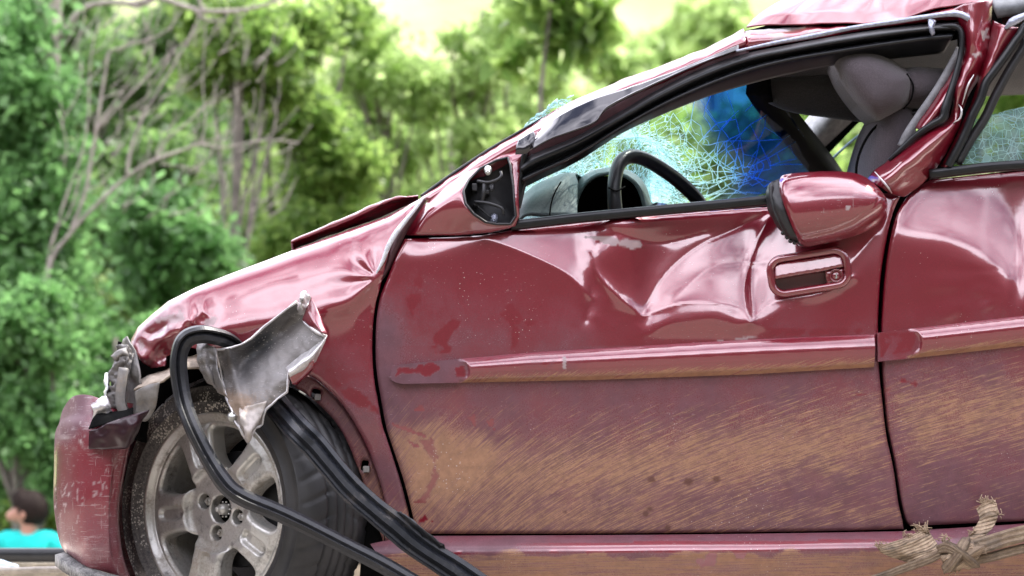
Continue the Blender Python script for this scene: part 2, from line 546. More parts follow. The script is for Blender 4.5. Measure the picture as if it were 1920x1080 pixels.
def mat_tyre():
    t = NT('worn_tyre_rubber')
    c = t.coord('Object')
    g = t.noise(c, 160, 5, 0.75); a = t.noise(c, 8, 4, 0.6)
    col = t.mix(t.ramp(a, 0.35, 0.65), (0.014, 0.0145, 0.016), (0.032, 0.031, 0.031))
    d = t.ramp(t.math('ADD', t.attr('dust'), t.math('MULTIPLY', t.math('SUBTRACT', g, 0.5), 1.2)), 0.3, 0.8)
    col = t.mix(t.math('MULTIPLY', d, 0.65), col, (0.22, 0.20, 0.185))
    sp = t.voronoi(c, 170, 'F1', 'Distance')
    spk = t.math('LESS_THAN', sp, t.math('MULTIPLY', t.attr('grit'), t.ramp(t.noise(c, 16, 4, 0.7), 0.38, 0.62, 0.0, 0.50)))
    col = t.mix(t.math('MULTIPLY', spk, 0.85), col, (0.46, 0.43, 0.38))
    return t.done(t.bsdf(Base_Color=col, Roughness=t.mixf(d, 0.5, 0.85), Normal=t.bump(t.math('ADD', g, spk), 0.2, 0.002)))
M['tyre'] = mat_tyre()

def mat_alloy():
    t = NT('dirty_alloy')
    c = t.coord('Object')
    g = t.noise(c, 170, 5, 0.75); a = t.noise(c, 12, 5, 0.65)
    d = t.ramp(t.math('ADD', a, t.math('MULTIPLY', t.math('SUBTRACT', g, 0.5), 0.5)), 0.44, 0.72)
    col = t.mix(d, (0.55, 0.54, 0.51), (0.31, 0.275, 0.23))
    sp = t.voronoi(c, 190, 'F1', 'Distance')
    spk = t.math('LESS_THAN', sp, t.math('MULTIPLY', t.attr('grit'), t.ramp(t.noise(c, 17, 4, 0.7), 0.42, 0.72, 0.0, 0.5)))
    dk = t.ramp(t.noise(t.mapping(c, loc=(4, 2, 1)), 20, 5, 0.7), 0.52, 0.72)
    col = t.mix(t.math('MULTIPLY', dk, 0.75), col, (0.05, 0.042, 0.036))
    col = t.mix(t.math('MULTIPLY', spk, 0.85), col, (0.55, 0.53, 0.49))
    return t.done(t.bsdf(Base_Color=col, Metallic=t.mixf(d, 0.6, 0.12), Roughness=t.mixf(d, 0.32, 0.7), Normal=t.bump(t.math('ADD', g, spk), 0.3, 0.002)))
M['alloy'] = mat_alloy()

def mat_fabric(name, col):
    t = NT(name)
    c = t.coord('Object')
    w = t.voronoi(c, 330, 'F1', 'Distance', 0.6)
    n = t.noise(c, 14, 4, 0.6)
    cc = t.mix(t.ramp(n, 0.3, 0.7), tuple(x * 0.85 for x in col), tuple(x * 1.12 for x in col))
    cc = t.mix(t.ramp(w, 0.2, 0.6), cc, tuple(x * 0.72 for x in col))
    sp = t.voronoi(c, 60, 'F1', 'Distance')
    cc = t.mix(t.math('LESS_THAN', sp, t.ramp(t.noise(c, 10, 2, 0.5), 0.5, 0.8, 0, 0.12)), cc, (0.5, 0.5, 0.5))
    return t.done(t.bsdf(Base_Color=cc, Roughness=0.92, Sheen_Weight=0.35, Normal=t.bump(w, 0.4, 0.002)))
M['fabric'] = mat_fabric('seat_fabric', (0.090, 0.072, 0.082))
M['liner'] = mat_fabric('roof_lining', (0.085, 0.080, 0.080))
M['trim'] = simple('pillar_trim_plastic', (0.36, 0.37, 0.37), 0.6)
M['dash'] = simple('dash_plastic', (0.085, 0.12, 0.12), 0.55, var=0.12, dirt=(0.5, 0.5, 0.48), dirt_amt=0.02, scale=300, bump=0.2)

def mat_glass(tint=True):
    """Crazed laminated windscreen: clear with a blue sun band; opaque white-green where crushed."""
    t = NT('crazed_windscreen_glass')
    c = t.coord('Object')
    cr = t.attr('crush'); band = t.attr('band')
    warp = t.node('Mix', data_type='VECTOR'); warp.inputs[0].default_value = 0.004
    t.l.new(c, warp.inputs[4]); t.l.new(t.noise(c, 9, 3, 0.6, out='Color'), warp.inputs[5])
    wv = warp.outputs[1]
    e1 = t.voronoi(wv, 26, 'DISTANCE_TO_EDGE', 'Distance'); e2 = t.voronoi(wv, 64, 'DISTANCE_TO_EDGE', 'Distance')
    e3 = t.voronoi(t.mapping(wv, (40, 40, 160), rot=(0, 0.5, 0)), 1, 'DISTANCE_TO_EDGE', 'Distance')
    l1 = t.ramp(e1, 0.018, 0.040, 1, 0); l2 = t.ramp(e2, 0.02, 0.06, 1, 0); l3 = t.ramp(e3, 0.03, 0.09, 1, 0)
    f1 = t.math('MULTIPLY', l1, t.ramp(cr, 0.25, 0.60, 0.0, 0.75))
    f2 = t.math('MULTIPLY', l2, t.ramp(cr, 0.45, 0.8))
    f3 = t.math('MULTIPLY', l3, t.ramp(cr, 0.8, 1.1, 0, .5))
    pow_ = t.ramp(t.math('ADD', cr, t.math('MULTIPLY', t.math('SUBTRACT', t.noise(c, 45, 5, 0.7), 0.5), 1.4)), 0.75, 1.35)
    fac = t.math('MAXIMUM', t.math('MAXIMUM', f1, f2, True), t.math('MAXIMUM', f3, t.math('MULTIPLY', pow_, 0.55), True), True)
    tr = t.node('BsdfTransparent')
    t.set(tr.inputs['Color'], t.mix(band, (0.80, 0.88, 0.84), (0.020, 0.14, 0.55)))
    gl = t.node('BsdfGlossy'); gl.inputs['Roughness'].default_value = 0.03
    m1 = t.node('MixShader'); m1.inputs[0].default_value = 0.03; t.l.new(tr.outputs[0], m1.inputs[1]); t.l.new(gl.outputs[0], m1.inputs[2])
    white = t.mix(t.noise(c, 30, 4, 0.7), (0.22, 0.52, 0.56), (0.60, 0.84, 0.87))
    white = t.mix(band, white, (0.010, 0.075, 0.34))
    df = t.node('BsdfDiffuse'); t.set(df.inputs['Color'], white)
    tl = t.node('BsdfTranslucent'); t.set(tl.inputs['Color'], white)
    m0 = t.node('MixShader'); m0.inputs[0].default_value = 0.6; t.l.new(df.outputs[0], m0.inputs[1]); t.l.new(tl.outputs[0], m0.inputs[2])
    fac = t.math('MAXIMUM', fac, t.math('MULTIPLY', band, t.ramp(t.noise(c, 22, 4, .6),   .3, .7, .08, .16)), True)
    m2 = t.node('MixShader'); t.l.new(fac, m2.inputs[0]); t.l.new(m1.outputs[0], m2.inputs[1]); t.l.new(m0.outputs[0], m2.inputs[2])
    return t.done(m2.outputs[0])
M['glass'] = mat_glass()

def mat_crack():
    t = NT('glass_crack_edge')
    band = t.attr('band')
    col = t.mix(band, (0.72, 0.91, 0.91), (0.30, 0.66, 0.98))
    df = t.node('BsdfDiffuse'); t.set(df.inputs['Color'], col)
    tl = t.node('BsdfTranslucent'); t.set(tl.inputs['Color'], col)
    m0 = t.node('MixShader'); m0.inputs[0].default_value = 0.7; t.l.new(df.outputs[0], m0.inputs[1]); t.l.new(tl.outputs[0], m0.inputs[2])
    return t.done(m0.outputs[0])
M['crack'] = mat_crack()

def mat_strap():
    t = NT('frayed_canvas_webbing')
    c = t.coord('Object')
    pv = t.attr('su'); wv = t.math('SINE', t.math('MULTIPLY', pv, 150.0)); ww = t.ramp(t.math('ADD', wv, t.math('MULTIPLY', t.math('SUBTRACT', t.noise(c, 150, 3, .7), .5), 1.6)), -.9, .5)
    big = t.math('SINE', t.math('ADD', t.math('MULTIPLY', pv, 31.0), t.math('MULTIPLY', t.noise(c, 14, 3, .6), 9.0)))
    n = t.noise(c, 60, 5, 0.7)
    col = t.mix(t.ramp(n, 0.3, 0.7), (0.29, 0.20, 0.13), (0.48, 0.365, 0.25))
    col = t.mix(t.math('MULTIPLY', t.math('SUBTRACT', 1.0, ww), 0.38), col, (0.12, 0.09, 0.062))
    col = t.mix(t.ramp(big, .7, 1.0, 0, .45), col, (0.055, 0.045, 0.038))  # dark bands paint fold shadows into the webbing colour
    dk = t.ramp(t.noise(c, 18, 4, 0.6), 0.52, 0.7)
    col = t.mix(t.math('MULTIPLY', dk, 0.5), col, (0.12, 0.10, 0.085))
    return t.done(t.bsdf(Base_Color=col, Roughness=0.95, Normal=t.bump(t.math('ADD', ww, t.math('MULTIPLY', big, .8)), 0.9, 0.003)))
M['strap'] = mat_strap()

def mat_leaf(name, a, b, trans=0.5):
    t = NT(name)
    r = t.attr('tint')
    col = t.mix(r, a, b)
    sh = t.bsdf(Base_Color=col, Roughness=0.45)
    tl = t.node('BsdfTranslucent'); t.set(tl.inputs['Color'], t.mix(r, tuple(x * 2.0 for x in a), tuple(min(1, x * 2.1) for x in b)))
    m = t.node('MixShader'); m.inputs[0].default_value = trans
    t.l.new(sh, m.inputs[1]); t.l.new(tl.outputs[0], m.inputs[2])
    return t.done(m.outputs[0])
M['leaf_green'] = mat_leaf('green_leaf', (0.10, 0.18, 0.040), (0.25, 0.345, 0.095), 0.58)
M['leaf_dark'] = mat_leaf('deep_green_leaf', (0.060, 0.125, 0.035), (0.15, 0.235, 0.075), 0.55)
M['leaf_lime'] = mat_leaf('yellow_green_leaf', (0.165, 0.25, 0.070), (0.36, 0.45, 0.19), 0.6)
M['leaf_cool'] = mat_leaf('blue_green_leaf', (0.075, 0.17, 0.050), (0.17, 0.31, 0.115), 0.55)
M['bark'] = simple('grey_bark', (0.20, 0.175, 0.15), 0.85, var=0.4, scale=14, bump=0.6, bd=0.02)
M['bark_pale'] = simple('pale_bark', (0.36, 0.32, 0.28), 0.8, var=0.35, scale=9, bump=0.5, bd=0.02)

def mat_hill():
    t = NT('dry_grass_slope')
    c = t.coord('Object')
    n = t.noise(c, 0.12, 7, 0.65); n2 = t.noise(c, 2.5, 5, 0.7)
    col = t.mix(t.ramp(n, 0.38, 0.62), (0.19, 0.25, 0.095), (0.37, 0.385, 0.20))
    col = t.mix(t.ramp(n2, 0.3, 0.7, 0.0, 0.5), col, (0.30, 0.34, 0.10))
    return t.done(t.bsdf(Base_Color=col, Roughness=0.9))
M['hill'] = mat_hill()
M['unseen_hill'] = simple('unseen_dark_slope', (0.012, 0.016, 0.009), 0.95, var=0.5, scale=0.25, bump=0.8, bd=1.5)
M['ground'] = simple('dirt_ground', (0.13, 0.115, 0.09), 0.95, var=0.3, scale=1.2, dirt=(0.10, 0.12, 0.04), dirt_amt=0.35)

# ------------------------------------------------------------------ setting: ground, slopes, trees
def terrain(name, xs, ys, zf, mat):
    X, Y = np.meshgrid(xs, ys)
    Z = zf(X, Y)
    nx, ny = len(xs), len(ys)
    f = [(j * nx + i, j * nx + i + 1, (j + 1) * nx + i + 1, (j + 1) * nx + i) for j in range(ny - 1) for i in range(nx - 1)]
    return mesh_obj(name, np.stack([X, Y, Z], -1).reshape(-1, 3), f, mat, kind='structure')

terrain('ground', np.linspace(-900, 900, 40), np.linspace(-900, 900, 40), lambda x, y: 0 * x, M['ground'])
def far_slope(x, y):
    t = np.clip((y - 42) / 150, 0, 1)
    return -0.3 + 62 * t ** 1.15 + 1.5 * fbm(x, y, 22, 5, 3) * np.minimum(1, t * 8)
terrain('hillside', np.linspace(-220, 220, 90), np.linspace(40, 240, 70), far_slope, M['hill'])
def near_slope(x, y):
    r = np.hypot(x, np.minimum(y + 6, 0) if False else y + 6)
    t = np.clip((r - 34) / 95, 0, 1) * np.clip((38 - y) / 14, 0, 1)
    return -0.3 + 62 * t ** 0.9 + (5.0 * fbm(x, y, 26, 9, 2) + 3.2 * np.abs(fbm(x, y, 5, 19, 3))) * np.minimum(1, t * 5)
terrain('unseen_dark_hill', np.linspace(-230, 230, 150), np.linspace(-190, 40, 80), near_slope, M['unseen_hill'])  # unseen hill added around the camera side for dark reflections in the paint

def leaf_mesh(name, centers, radii, n, size, mat, parent, seed, squash=0.85, kind=None, shell=0.45):
    r = np.random.default_rng(seed)
    radii = np.asarray(radii, float); centers = np.asarray(centers, float)
    w = radii ** 2.2; w /= w.sum()
    k = r.choice(len(radii), n, p=w)
    d = r.normal(size=(n, 3)); d /= np.linalg.norm(d, axis=1, keepdims=True)
    rad = radii[k] * (shell + (1 - shell) * r.random(n) ** 0.6) * (0.75 + 0.5 * r.random(n))
    # sprays: gather leaves on twigs for uneven light and dark clumps
    rad = np.where(r.random(n) < .3, rad * (1 + np.abs(r.normal(size=n)) * .38), rad)
    tw = np.floor(r.random(n) * 26).astype(int)
    tdir = r.normal(size=(len(radii), 26, 3)); tdir /= np.linalg.norm(tdir, axis=2, keepdims=True)
    d = d * 0.55 + tdir[k, tw] * 0.75; d /= np.linalg.norm(d, axis=1, keepdims=True)
    d[:, 2] *= squash
    c = centers[k] + d * rad[:, None]
    ax = r.normal(size=(n, 3)); ax[:, 2] -= 0.5; ax /= np.linalg.norm(ax, axis=1, keepdims=True)
    nn = r.normal(size=(n, 3)); nn[:, 2] += 0.8
    sd = np.cross(ax, nn); sd /= np.linalg.norm(sd, axis=1, keepdims=True) + 1e-9
    L = size * (0.6 + 0.8 * r.random(n))[:, None]
    wd = L * 0.27
    V = np.stack([c, c + ax * L * 0.45 + sd * wd, c + ax * L, c + ax * L * 0.45 - sd * wd], 1).reshape(-1, 3)
    me = bpy.data.meshes.new(name)
    if parent is not None: V = V - np.array(world_loc(parent))
    me.vertices.add(4 * n); me.vertices.foreach_set('co', V.ravel())
    me.loops.add(4 * n); me.loops.foreach_set('vertex_index', np.arange(4 * n))
    me.polygons.add(n); me.polygons.foreach_set('loop_start', np.arange(0, 4 * n, 4)); me.polygons.foreach_set('loop_total', np.full(n, 4))
    tint = np.clip(0.5 + 0.28 * r.normal(size=n) + 0.5 * (tw / 26 - 0.5) * 0.6, 0, 1)
    at = me.attributes.new('tint', 'FLOAT', 'POINT'); at.data.foreach_set('value', np.repeat(tint, 4).astype(np.float32))
    me.update(calc_edges=True)
    return link(name, me, mat, parent, kind)

def tree(name, label, cat, u, y, clumps, leaf, n, size, bark='bark', r0=0.10, group=None, lean=None, top=None, limbs=True):
    """u, y: trunk position; clumps: (u, v, radius px, dy) of the crown's leafy masses."""
    k = (D + y) / F
    base = Vector(((u - U0) * k, y, 0))
    t = root(name, label, cat, base, group)
    cs = [P(c[0], c[1], y + c[3]) for c in clumps]; rs = [c[2] * k for c in clumps]
    g = Geo()
    topz = max(c.z for c in cs) if top is None else top
    tp = lean if lean else Vector((sum(c.x for c in cs) / len(cs), y, topz))
    rr = random.Random(int(u * 7 + y * 100))
    tr = [base.lerp(tp, s) + Vector((rr.uniform(-.08, .08), rr.uniform(-.08, .08), 0)) * (1 if 0 < s < 1 else 0) for s in (0, .2, .4, .6, .8, 1)]
    tr = catmull([tuple(p) for p in tr], 20)
    g.tube(tr, r0, 8, np.linspace(1, 0.25, 20))
    if limbs:
        for c in cs:
            s = min(17, max(5, int(rr.uniform(.35, .85) * 20)))
            a = Vector(tr[s])
            if c.z < a.z: a = Vector(tr[max(3, int(20 * max(0.1, c.z / max(topz, .1)) * 0.7))])
            mid = a.lerp(c, .5) + Vector((rr.uniform(-.1, .1), rr.uniform(-.1, .1), rr.uniform(-.15, .1)))
            g.tube(catmull([tuple(a), tuple(mid), tuple(c)], 8), r0 * 0.42, 5, np.linspace(1, .35, 8))
    g.make('trunk', M[bark], t)
    leaf_mesh('crown', [tuple(c) for c in cs], rs, n, size, M[leaf], t, abs(int(u + y * 31)) + 1)
    return t

def scatter(u0, u1, v0, v1, n, r0, r1, seed, dy=0.8):
    q = random.Random(seed)
    return [(q.uniform(u0, u1), q.uniform(v0, v1), q.uniform(r0, r1), q.uniform(-dy, dy)) for _ in range(n)]

# the back rank: a deep green belt at the foot of the slope
back = [(-60, 24, 'leaf_dark', 5), (110, 26, 'leaf_dark', 6), (270, 23, 'leaf_dark', 7), (430, 26, 'leaf_dark', 8), (590, 24, 'leaf_lime', 9), (740, 27, 'leaf_lime', 10), (880, 26, 'leaf_lime', 12), (-330, 21, 'leaf_dark', 13), (-640, 22, 'leaf_dark', 14), (-1000, 20, 'leaf_dark', 15), (-1500, 17, 'leaf_dark', 16)]
back_labels = ['dark background tree at the far left edge behind the climbers', 'dark background tree behind the left end of the bare shrub', 'dark background tree behind the fan of bare branches',
               'dark background tree behind the slim straight trunk', 'mid green background tree right of the slim straight trunk', 'mid green background tree above the middle of the bonnet', 'yellow green background tree left of the pale sunny slope'] + ['dark woodland tree just beyond the left edge of the picture', 'second dark woodland tree out of sight beyond the left edge', 'third dark woodland tree out of sight well left of the bumper', 'farthest left dark woodland tree mirrored in the bumper']
for (u, y, lf, sd), lb in zip(back, back_labels):
    top = 20 if u < 520 else (130 if u < 700 else 200)
    tree('background_tree', lb, 'tree', u, y, scatter(u - 105, u + 105, top, 820, 26 if u < 520 else 20, 40, 80, sd, 1.2) if u > -200 else scatter(u - 170, u + 170, -50, 860, 24, 90, 130, sd, 1.2), lf, (8000 if u < -200 else 20000) if u < 520 else 8000, 0.13 if u > -200 else .22, r0=0.14, group='trees along the foot of the slope', limbs=False)

# far-left tree wrapped in climbers, its pale upper limbs reaching over the picture's top edge
yv = 12.0
t = root('vine_covered_tree', 'pale barked tree wrapped in leafy climbers at far left with limbs overhead', 'tree', P(60, V0, yv) * 1 - Vector((0, 0, ZC)))
g = Geo()
def limb(g, pts, y, r, e=0.5, n=24, sides=7):
    p = catmull([tuple(P(a, b, y + (c[0] if c else 0))) for a, b, *c in pts], n)
    g.tube(p, r, sides, np.linspace(1, e, n))
limb(g, [(40, 1280), (58, 900), (70, 600), (80, 300), (92, 90), (96, -60)], yv, 0.085, 0.75)
limb(g, [(94, 78), (118, 62), (140, 30), (165, 12), (200, 5), (260, 4), (330, -25)], yv, 0.022, 0.6)
limb(g, [(240, 8), (262, 12), (290, -2), (320, -30)], yv, 0.014, 0.6)
limb(g, [(290, -8), (340, 10), (380, 20), (440, 20), (500, 8), (560, -20)], yv, 0.017, 0.6)
limb(g, [(370, -30), (375, 5), (385, 18)], yv, 0.012, 0.8, 10)
limb(g, [(360, 14), (380, 32), (400, 40), (418, 36)], yv, 0.013, 0.5, 12)
limb(g, [(96, 60), (75, 20), (60, -40)], yv, 0.05, 0.7)
g.make('trunk', M['bark_pale'], t)
leaf_mesh('climber', [tuple(P(*q)) for q in [(40, 160, yv - .2), (90, 180, yv), (20, 60, yv), (30, 260, yv), (100, 290, yv - .1), (60, 380, yv - .2), (95, 430, yv), (20, 450, yv), (40, 540, yv - .2), (100, 520, yv), (70, 620, yv), (15, 620, yv), (50, 720, yv), (100, 700, yv), (70, 820, yv), (20, 860, yv), (120, 780, yv + .3), (160, 640, yv + .4), (150, 860, yv + .3)]],
          [.27, .22, .3, .3, .2, .3, .22, .3, .33, .22, .34, .34, .34, .26, .36, .36, .3, .25, .3], 27000, 0.078, M['leaf_cool'], t, 51)

# bare grey shrub fanning up to the right
yb = 11.0
t = root('bare_shrub', 'leafless grey shrub with long branches fanning up to the right', 'shrub', P(60, V0, yb) - Vector((0, 0, ZC)))
g = Geo()
limb(g, [(45, 1300), (70, 800), (88, 520), (130, 440), (180, 385), (240, 330), (290, 300), (340, 282), (375, 270), (420, 276), (500, 262), (560, 268)], yb, 0.0160, .25, 40)
limb(g, [(130, 440), (160, 360), (172, 290), (185, 235), (210, 200), (230, 172)], yb, 0.0121, .5)
limb(g, [(178, 255), (195, 150), (205, 100), (225, 90), (290, 70), (320, 50), (340, 20)], yb, 0.0094, .4)
limb(g, [(185, 240), (240, 180), (275, 145), (320, 100), (370, 60), (400, 30)], yb, 0.0077, .4)
limb(g, [(238, 332), (243, 290), (258, 240), (285, 190), (315, 140), (345, 90), (365, 50), (385, 10)], yb, 0.0116, .4)
limb(g, [(290, 300), (315, 260), (345, 235), (380, 205), (420, 170)], yb, 0.0088, .4)
limb(g, [(95, 470), (120, 380), (150, 300), (165, 220), (170, 110), (185, 40)], yb, 0.0077, .4)
limb(g, [(300, 308), (360, 315), (400, 330)], yb, 0.0044, .5, 10)
limb(g, [(375, 268), (385, 230), (380, 150), (385, 50)], yb, 0.0055, .5)
limb(g, [(150, 330), (130, 400), (100, 440), (85, 520)], yb, 0.0066, .6)
q = random.Random(5)
for _ in range(150):
    a = (q.uniform(110, 520), q.uniform(40, 420)); L = q.uniform(30, 110); an = q.uniform(.3, 1.5)
    limb(g, [a, (a[0] + L * .5 * math.cos(an), a[1] - L * .5 * math.sin(an) + q.uniform(-6, 6)), (a[0] + L * math.cos(an + .2), a[1] - L * math.sin(an + .2))], yb + q.uniform(-.3, 1.2), .0042, .4, 8, 4)
mesh_obj('branches', np.array(g.v), g.f, M['bark_pale'], t)

# slim straight trunk in the middle left
tree('slim_tree', 'slim straight trunked tree with side branches behind the bonnet', 'tree', 445, 13.5,
     [(450, 60, 75, 0), (400, 130, 55, .3), (520, 150, 60, .2), (500, 90, 50, -.2), (560, 60, 60, .3), (380, 20, 50, .2)], 'leaf_green', 7000, 0.09, r0=0.055,
     lean=P(448, 20, 13.5), top=None)
mid = [
    ('broadleaf_shrub', 'glossy bright green bush below the bare branches', 330, 13.0, scatter(270, 420, 400, 800, 12, 42, 70, 31, .5), 'leaf_cool', 12750, 0.089),
    ('broadleaf_shrub', 'low sunlit green bush just left of the bumper', 180, 13.8, scatter(130, 270, 560, 900, 12, 40, 62, 32, .5), 'leaf_lime', 11050, 0.081),
    ('young_tree', 'olive tinged young tree directly above the bonnet', 560, 15.0, scatter(480, 680, 30, 520, 20, 34, 70, 33, .8), 'leaf_green', 16150, 0.078),
    ('young_tree', 'pale yellow green young tree above the rear of the bonnet', 720, 16.5, scatter(630, 830, 20, 470, 22, 28, 62, 34, .9), 'leaf_lime', 11900, 0.078),
    ('young_tree', 'open crowned yellow green tree left of the door mirror mount', 880, 16.0, scatter(790, 980, 10, 400, 22, 20, 50, 35, .9), 'leaf_lime', 7820, 0.078),
    ('young_tree', 'thin leaved tree just above the broken windscreen edge', 990, 17.5, scatter(920, 1080, 60, 330, 14, 16, 40, 36, .8), 'leaf_lime', 3740, 0.081),
    ('dark_shrub', 'deep green bush in the shade behind the bare branches', 215, 16.5, scatter(130, 420, 300, 640, 16, 50, 80, 37, .6), 'leaf_dark', 13600, 0.096),
    ('dark_shrub', 'deep green bush hugging the front of the bonnet', 430, 17.0, scatter(380, 560, 330, 700, 12, 45, 70, 38, .6), 'leaf_green', 11050, 0.096),
]
mid += [
    ('leafy_bush', 'leafy bush covering the foot of the bare shrub at lower left', 70, 10.4, scatter(-40, 150, 560, 900, 13, 40, 62, 61, .25), 'leaf_cool', 14450, 0.063),
    ('leafy_bush', 'bright bush directly behind the turquoise shirted man', 30, 11.4, scatter(-60, 220, 800, 1060, 13, 40, 60, 62, .3), 'leaf_green', 12750, 0.067),
    ('leafy_bush', 'small bush in front of the bare branches beside the bonnet nose', 200, 11.8, scatter(140, 300, 620, 1000, 11, 34, 52, 63, .3), 'leaf_cool', 10200, 0.067),
    ('screen_tree', 'olive tree filling the lower windscreen behind the steering wheel', 1150, 21.0, scatter(1030, 1270, 240, 560, 15, 50, 75, 64, .8), 'leaf_green', 11050, 0.118),
    ('screen_tree', 'dark tree behind the blue tinted top of the windscreen', 1400, 22.0, scatter(1300, 1520, 215, 560, 15, 50, 75, 65, .8), 'leaf_green', 8500, 0.126),
    ('screen_tree', 'light tree seen in the gap beside the driver seat', 1600, 24.0, scatter(1500, 1720, 200, 520, 13, 50, 70, 66, .8), 'leaf_lime', 8500, 0.133),
    ('screen_tree', 'spreading tree behind the broken rear side glass', 1900, 23.0, scatter(1780, 2050, 120, 520, 16, 50, 75, 67, .8), 'leaf_green', 10200, 0.133),
]
for nm, lb, u, y, cl, lf, n, sz in mid: tree(nm, lb, 'tree' if 'tree' in nm else 'bush', u, y, cl, lf, n, sz, r0=0.06)
# a near branch with big leaves hanging in at the top
t = tree('large_leaved_tree', 'large leaved tree reaching in at the top edge above the windscreen', 'tree', 1010, 12.5,
     [(975, 5, 18, 0), (1060, 18, 40, .1), (1110, 50, 30, 0), (1040, 70, 26, .1), (1130, 0, 24, 0), (985, 40, 16, 0), (1030, -40, 60, .2), (1100, 80, 16, 0), (1000, 95, 24, .2), (955, 120, 26, .3)], 'leaf_green', 620, .17, r0=0.04, limbs=False)
# shrubs standing on the sunny slope
for u, v, y, r, lb in [(1170, 120, 46, 62, 'round shrub on the pale slope nearest the windscreen pillar'), (1340, 45, 50, 46, 'small green shrub on the pale slope beside the crumpled roof'),
                       (1265, 95, 54, 50, 'second shrub on the pale slope between windscreen and roof'), (1085, 215, 44, 50, 'low shrub on the slope peeping over the crushed glass'),
                       (1850, 150, 40, 95, 'green tree seen through the broken rear window'), (1540, 230, 30, 80, 'leafy tree seen through the open front window'), (1250, 260, 34, 90, 'tree seen through the crazed windscreen'), (1960, 110, 44, 80, 'tree at the right edge beyond the rear window')]:
    k = (D + y) / F
    q = random.Random(int(u))
    cl = [(u + q.uniform(-r, r), v + q.uniform(-r * .5, r * .9), r * q.uniform(.35, .6), q.uniform(-1, 1)) for _ in range(9)]
    tree('slope_shrub', lb, 'shrub', u, y, cl, 'leaf_lime' if y > 42 else 'leaf_green', 2600, 0.28 if y > 42 else .2, r0=.1, group='shrubs on the sunny slope')

# ------------------------------------------------------------------ the flatbed the wreck stands on
ZB = 1.31
t = root('flatbed_truck', 'pale steel flatbed carrying the wrecked car with black rubber rail', 'truck', (0.3, 1.2, 0))
g = Geo(); g.box((-1.9, -0.35, ZB - 0.12), (4.2, 2.55, ZB - 0.004)); bev(g.make('deck', M['deck'], t, smooth=False), .01)
g = Geo(); g.box((-2.6, 2.56, ZB - 0.3), (4.2, 2.62, 1.436)); bev(g.make('side_board', M['deck'], t, smooth=False), .008)
ra = sweep('rail', [(-240, 1041, 2.5), (20, 1041, 2.5), (300, 1041, 2.5), (700, 1045, 2.5)], [(a * .05, b * .021) for a, b in [(-1, -1), (1, -1), (1.1, -.4), (1.1, .5), (.8, 1), (-.8, 1), (-1.1, .5), (-1.1, -.4)]], M['rubber'], t)
bev(ra, .008)
g = Geo()
for x in (-1.2, 0.6, 2.6): g.box((x, .3, .45), (x + .16, 2.3, ZB - .125))
g.box((-1.9, .75, .6), (4.2, .95, 1.0)); g.box((-1.9, 1.75, .6), (4.2, 1.95, 1.0))
g.make('chassis', M['plastic'], t, smooth=False)
for x in (1.6, 3.0):
    for y in (-.05, 2.25):
        g = Geo(); g.lathe([(0, -.14), (.3, -.14), (.47, -.12), (.5, -.06), (.5, .06), (.47, .12), (.3, .14), (0, .14)], Matrix.Translation((x, y, .5)), 28)
        g.make('wheel', M['tyre'], t)
cb = sweep('steel_cable', [(-200, 1071, 1.3), (0, 1070, 1.3), (130, 1068, 1.2), (250, 1078, 1.1)], circ(.0085, 10), M['cable'], None, n=40)
cb['label'] = 'twisted steel wire rope stretched below the black rail at lower left'; cb['category'] = 'cable'
o = loft('folded_tarpaulin', [[(-40, 1048, 2.2), (0, 1050, 2.2), (30, 1060, 2.2)], [(-40, 1056, 2.1), (0, 1057, 2.1), (34, 1063, 2.15)], [(-40, 1064, 2.2), (0, 1064, 2.2), (30, 1065, 2.2)]], M['blue'], None, 16, 8, .006, .004, .05)
o['label'] = 'small pale blue folded tarpaulin in the lower left corner'; o['category'] = 'tarpaulin'

# ------------------------------------------------------------------ the man beyond the bed

import bmesh
def skin_body(name, pts, edges, mat, parent, kind=None):
    names = list(pts)
    off = world_loc(parent)
    bm = bmesh.new()
    lay = bm.verts.layers.skin.verify()
    vs_ = {}
    for i, n in enumerate(names):
        p, r = pts[n]
        v = bm.verts.new(Vector(p) - off); vs_[n] = v
        v[lay].radius = r if isinstance(r, tuple) else (r, r)
        v[lay].use_root = (i == 0)
    for a, b in edges: bm.edges.new((vs_[a], vs_[b]))
    me = bpy.data.meshes.new(name); bm.to_mesh(me); bm.free()
    o = link(name, me, mat, parent)
    m = o.modifiers.new('skin', 'SKIN'); m.use_smooth_shade = True
    m = o.modifiers.new('smooth', 'SUBSURF'); m.levels = 2; m.render_levels = 2
    return o

mx, my = P(52, 950, 10).x, 10.0
def B(x, y, z): return (mx + x, my + y, z)
man = root('person', 'dark haired man in a bright turquoise shirt seen from behind, looking left', 'person', (mx, my, 0))
M['skin'] = simple('skin', (0.52, 0.27, 0.19), 0.55, var=.08)
M['hair'] = simple('dark_hair', (0.022, 0.014, 0.011), 0.8, var=.5, scale=120, bump=.8, spec=.2)
M['shirt'] = simple('turquoise_shirt', (0.01, 0.56, 0.50), 0.9, var=.08, scale=12)
M['trousers'] = simple('dark_trousers', (0.04, 0.045, 0.06), 0.9)
bp = {'pelvis': (B(0, 0, .93), (.14, .10)), 'waist': (B(0, 0, 1.10), (.13, .095)), 'chest': (B(0, 0, 1.29), (.13, .085)), 'neckbase': (B(0, .0, 1.42), (.06, .055)), 'neck': (B(.004, .0, 1.48), .048),
      'skull': (B(-.005, 0, 1.565), (.075, .082)), 'crown': (B(.005, 0, 1.62), (.07, .075)), 'face': (B(-.062, 0, 1.56), .052), 'jaw': (B(-.07, 0, 1.505), .036), 'nose': (B(-.116, 0, 1.552), .012), 'brow': (B(-.083, 0, 1.59), .036)}
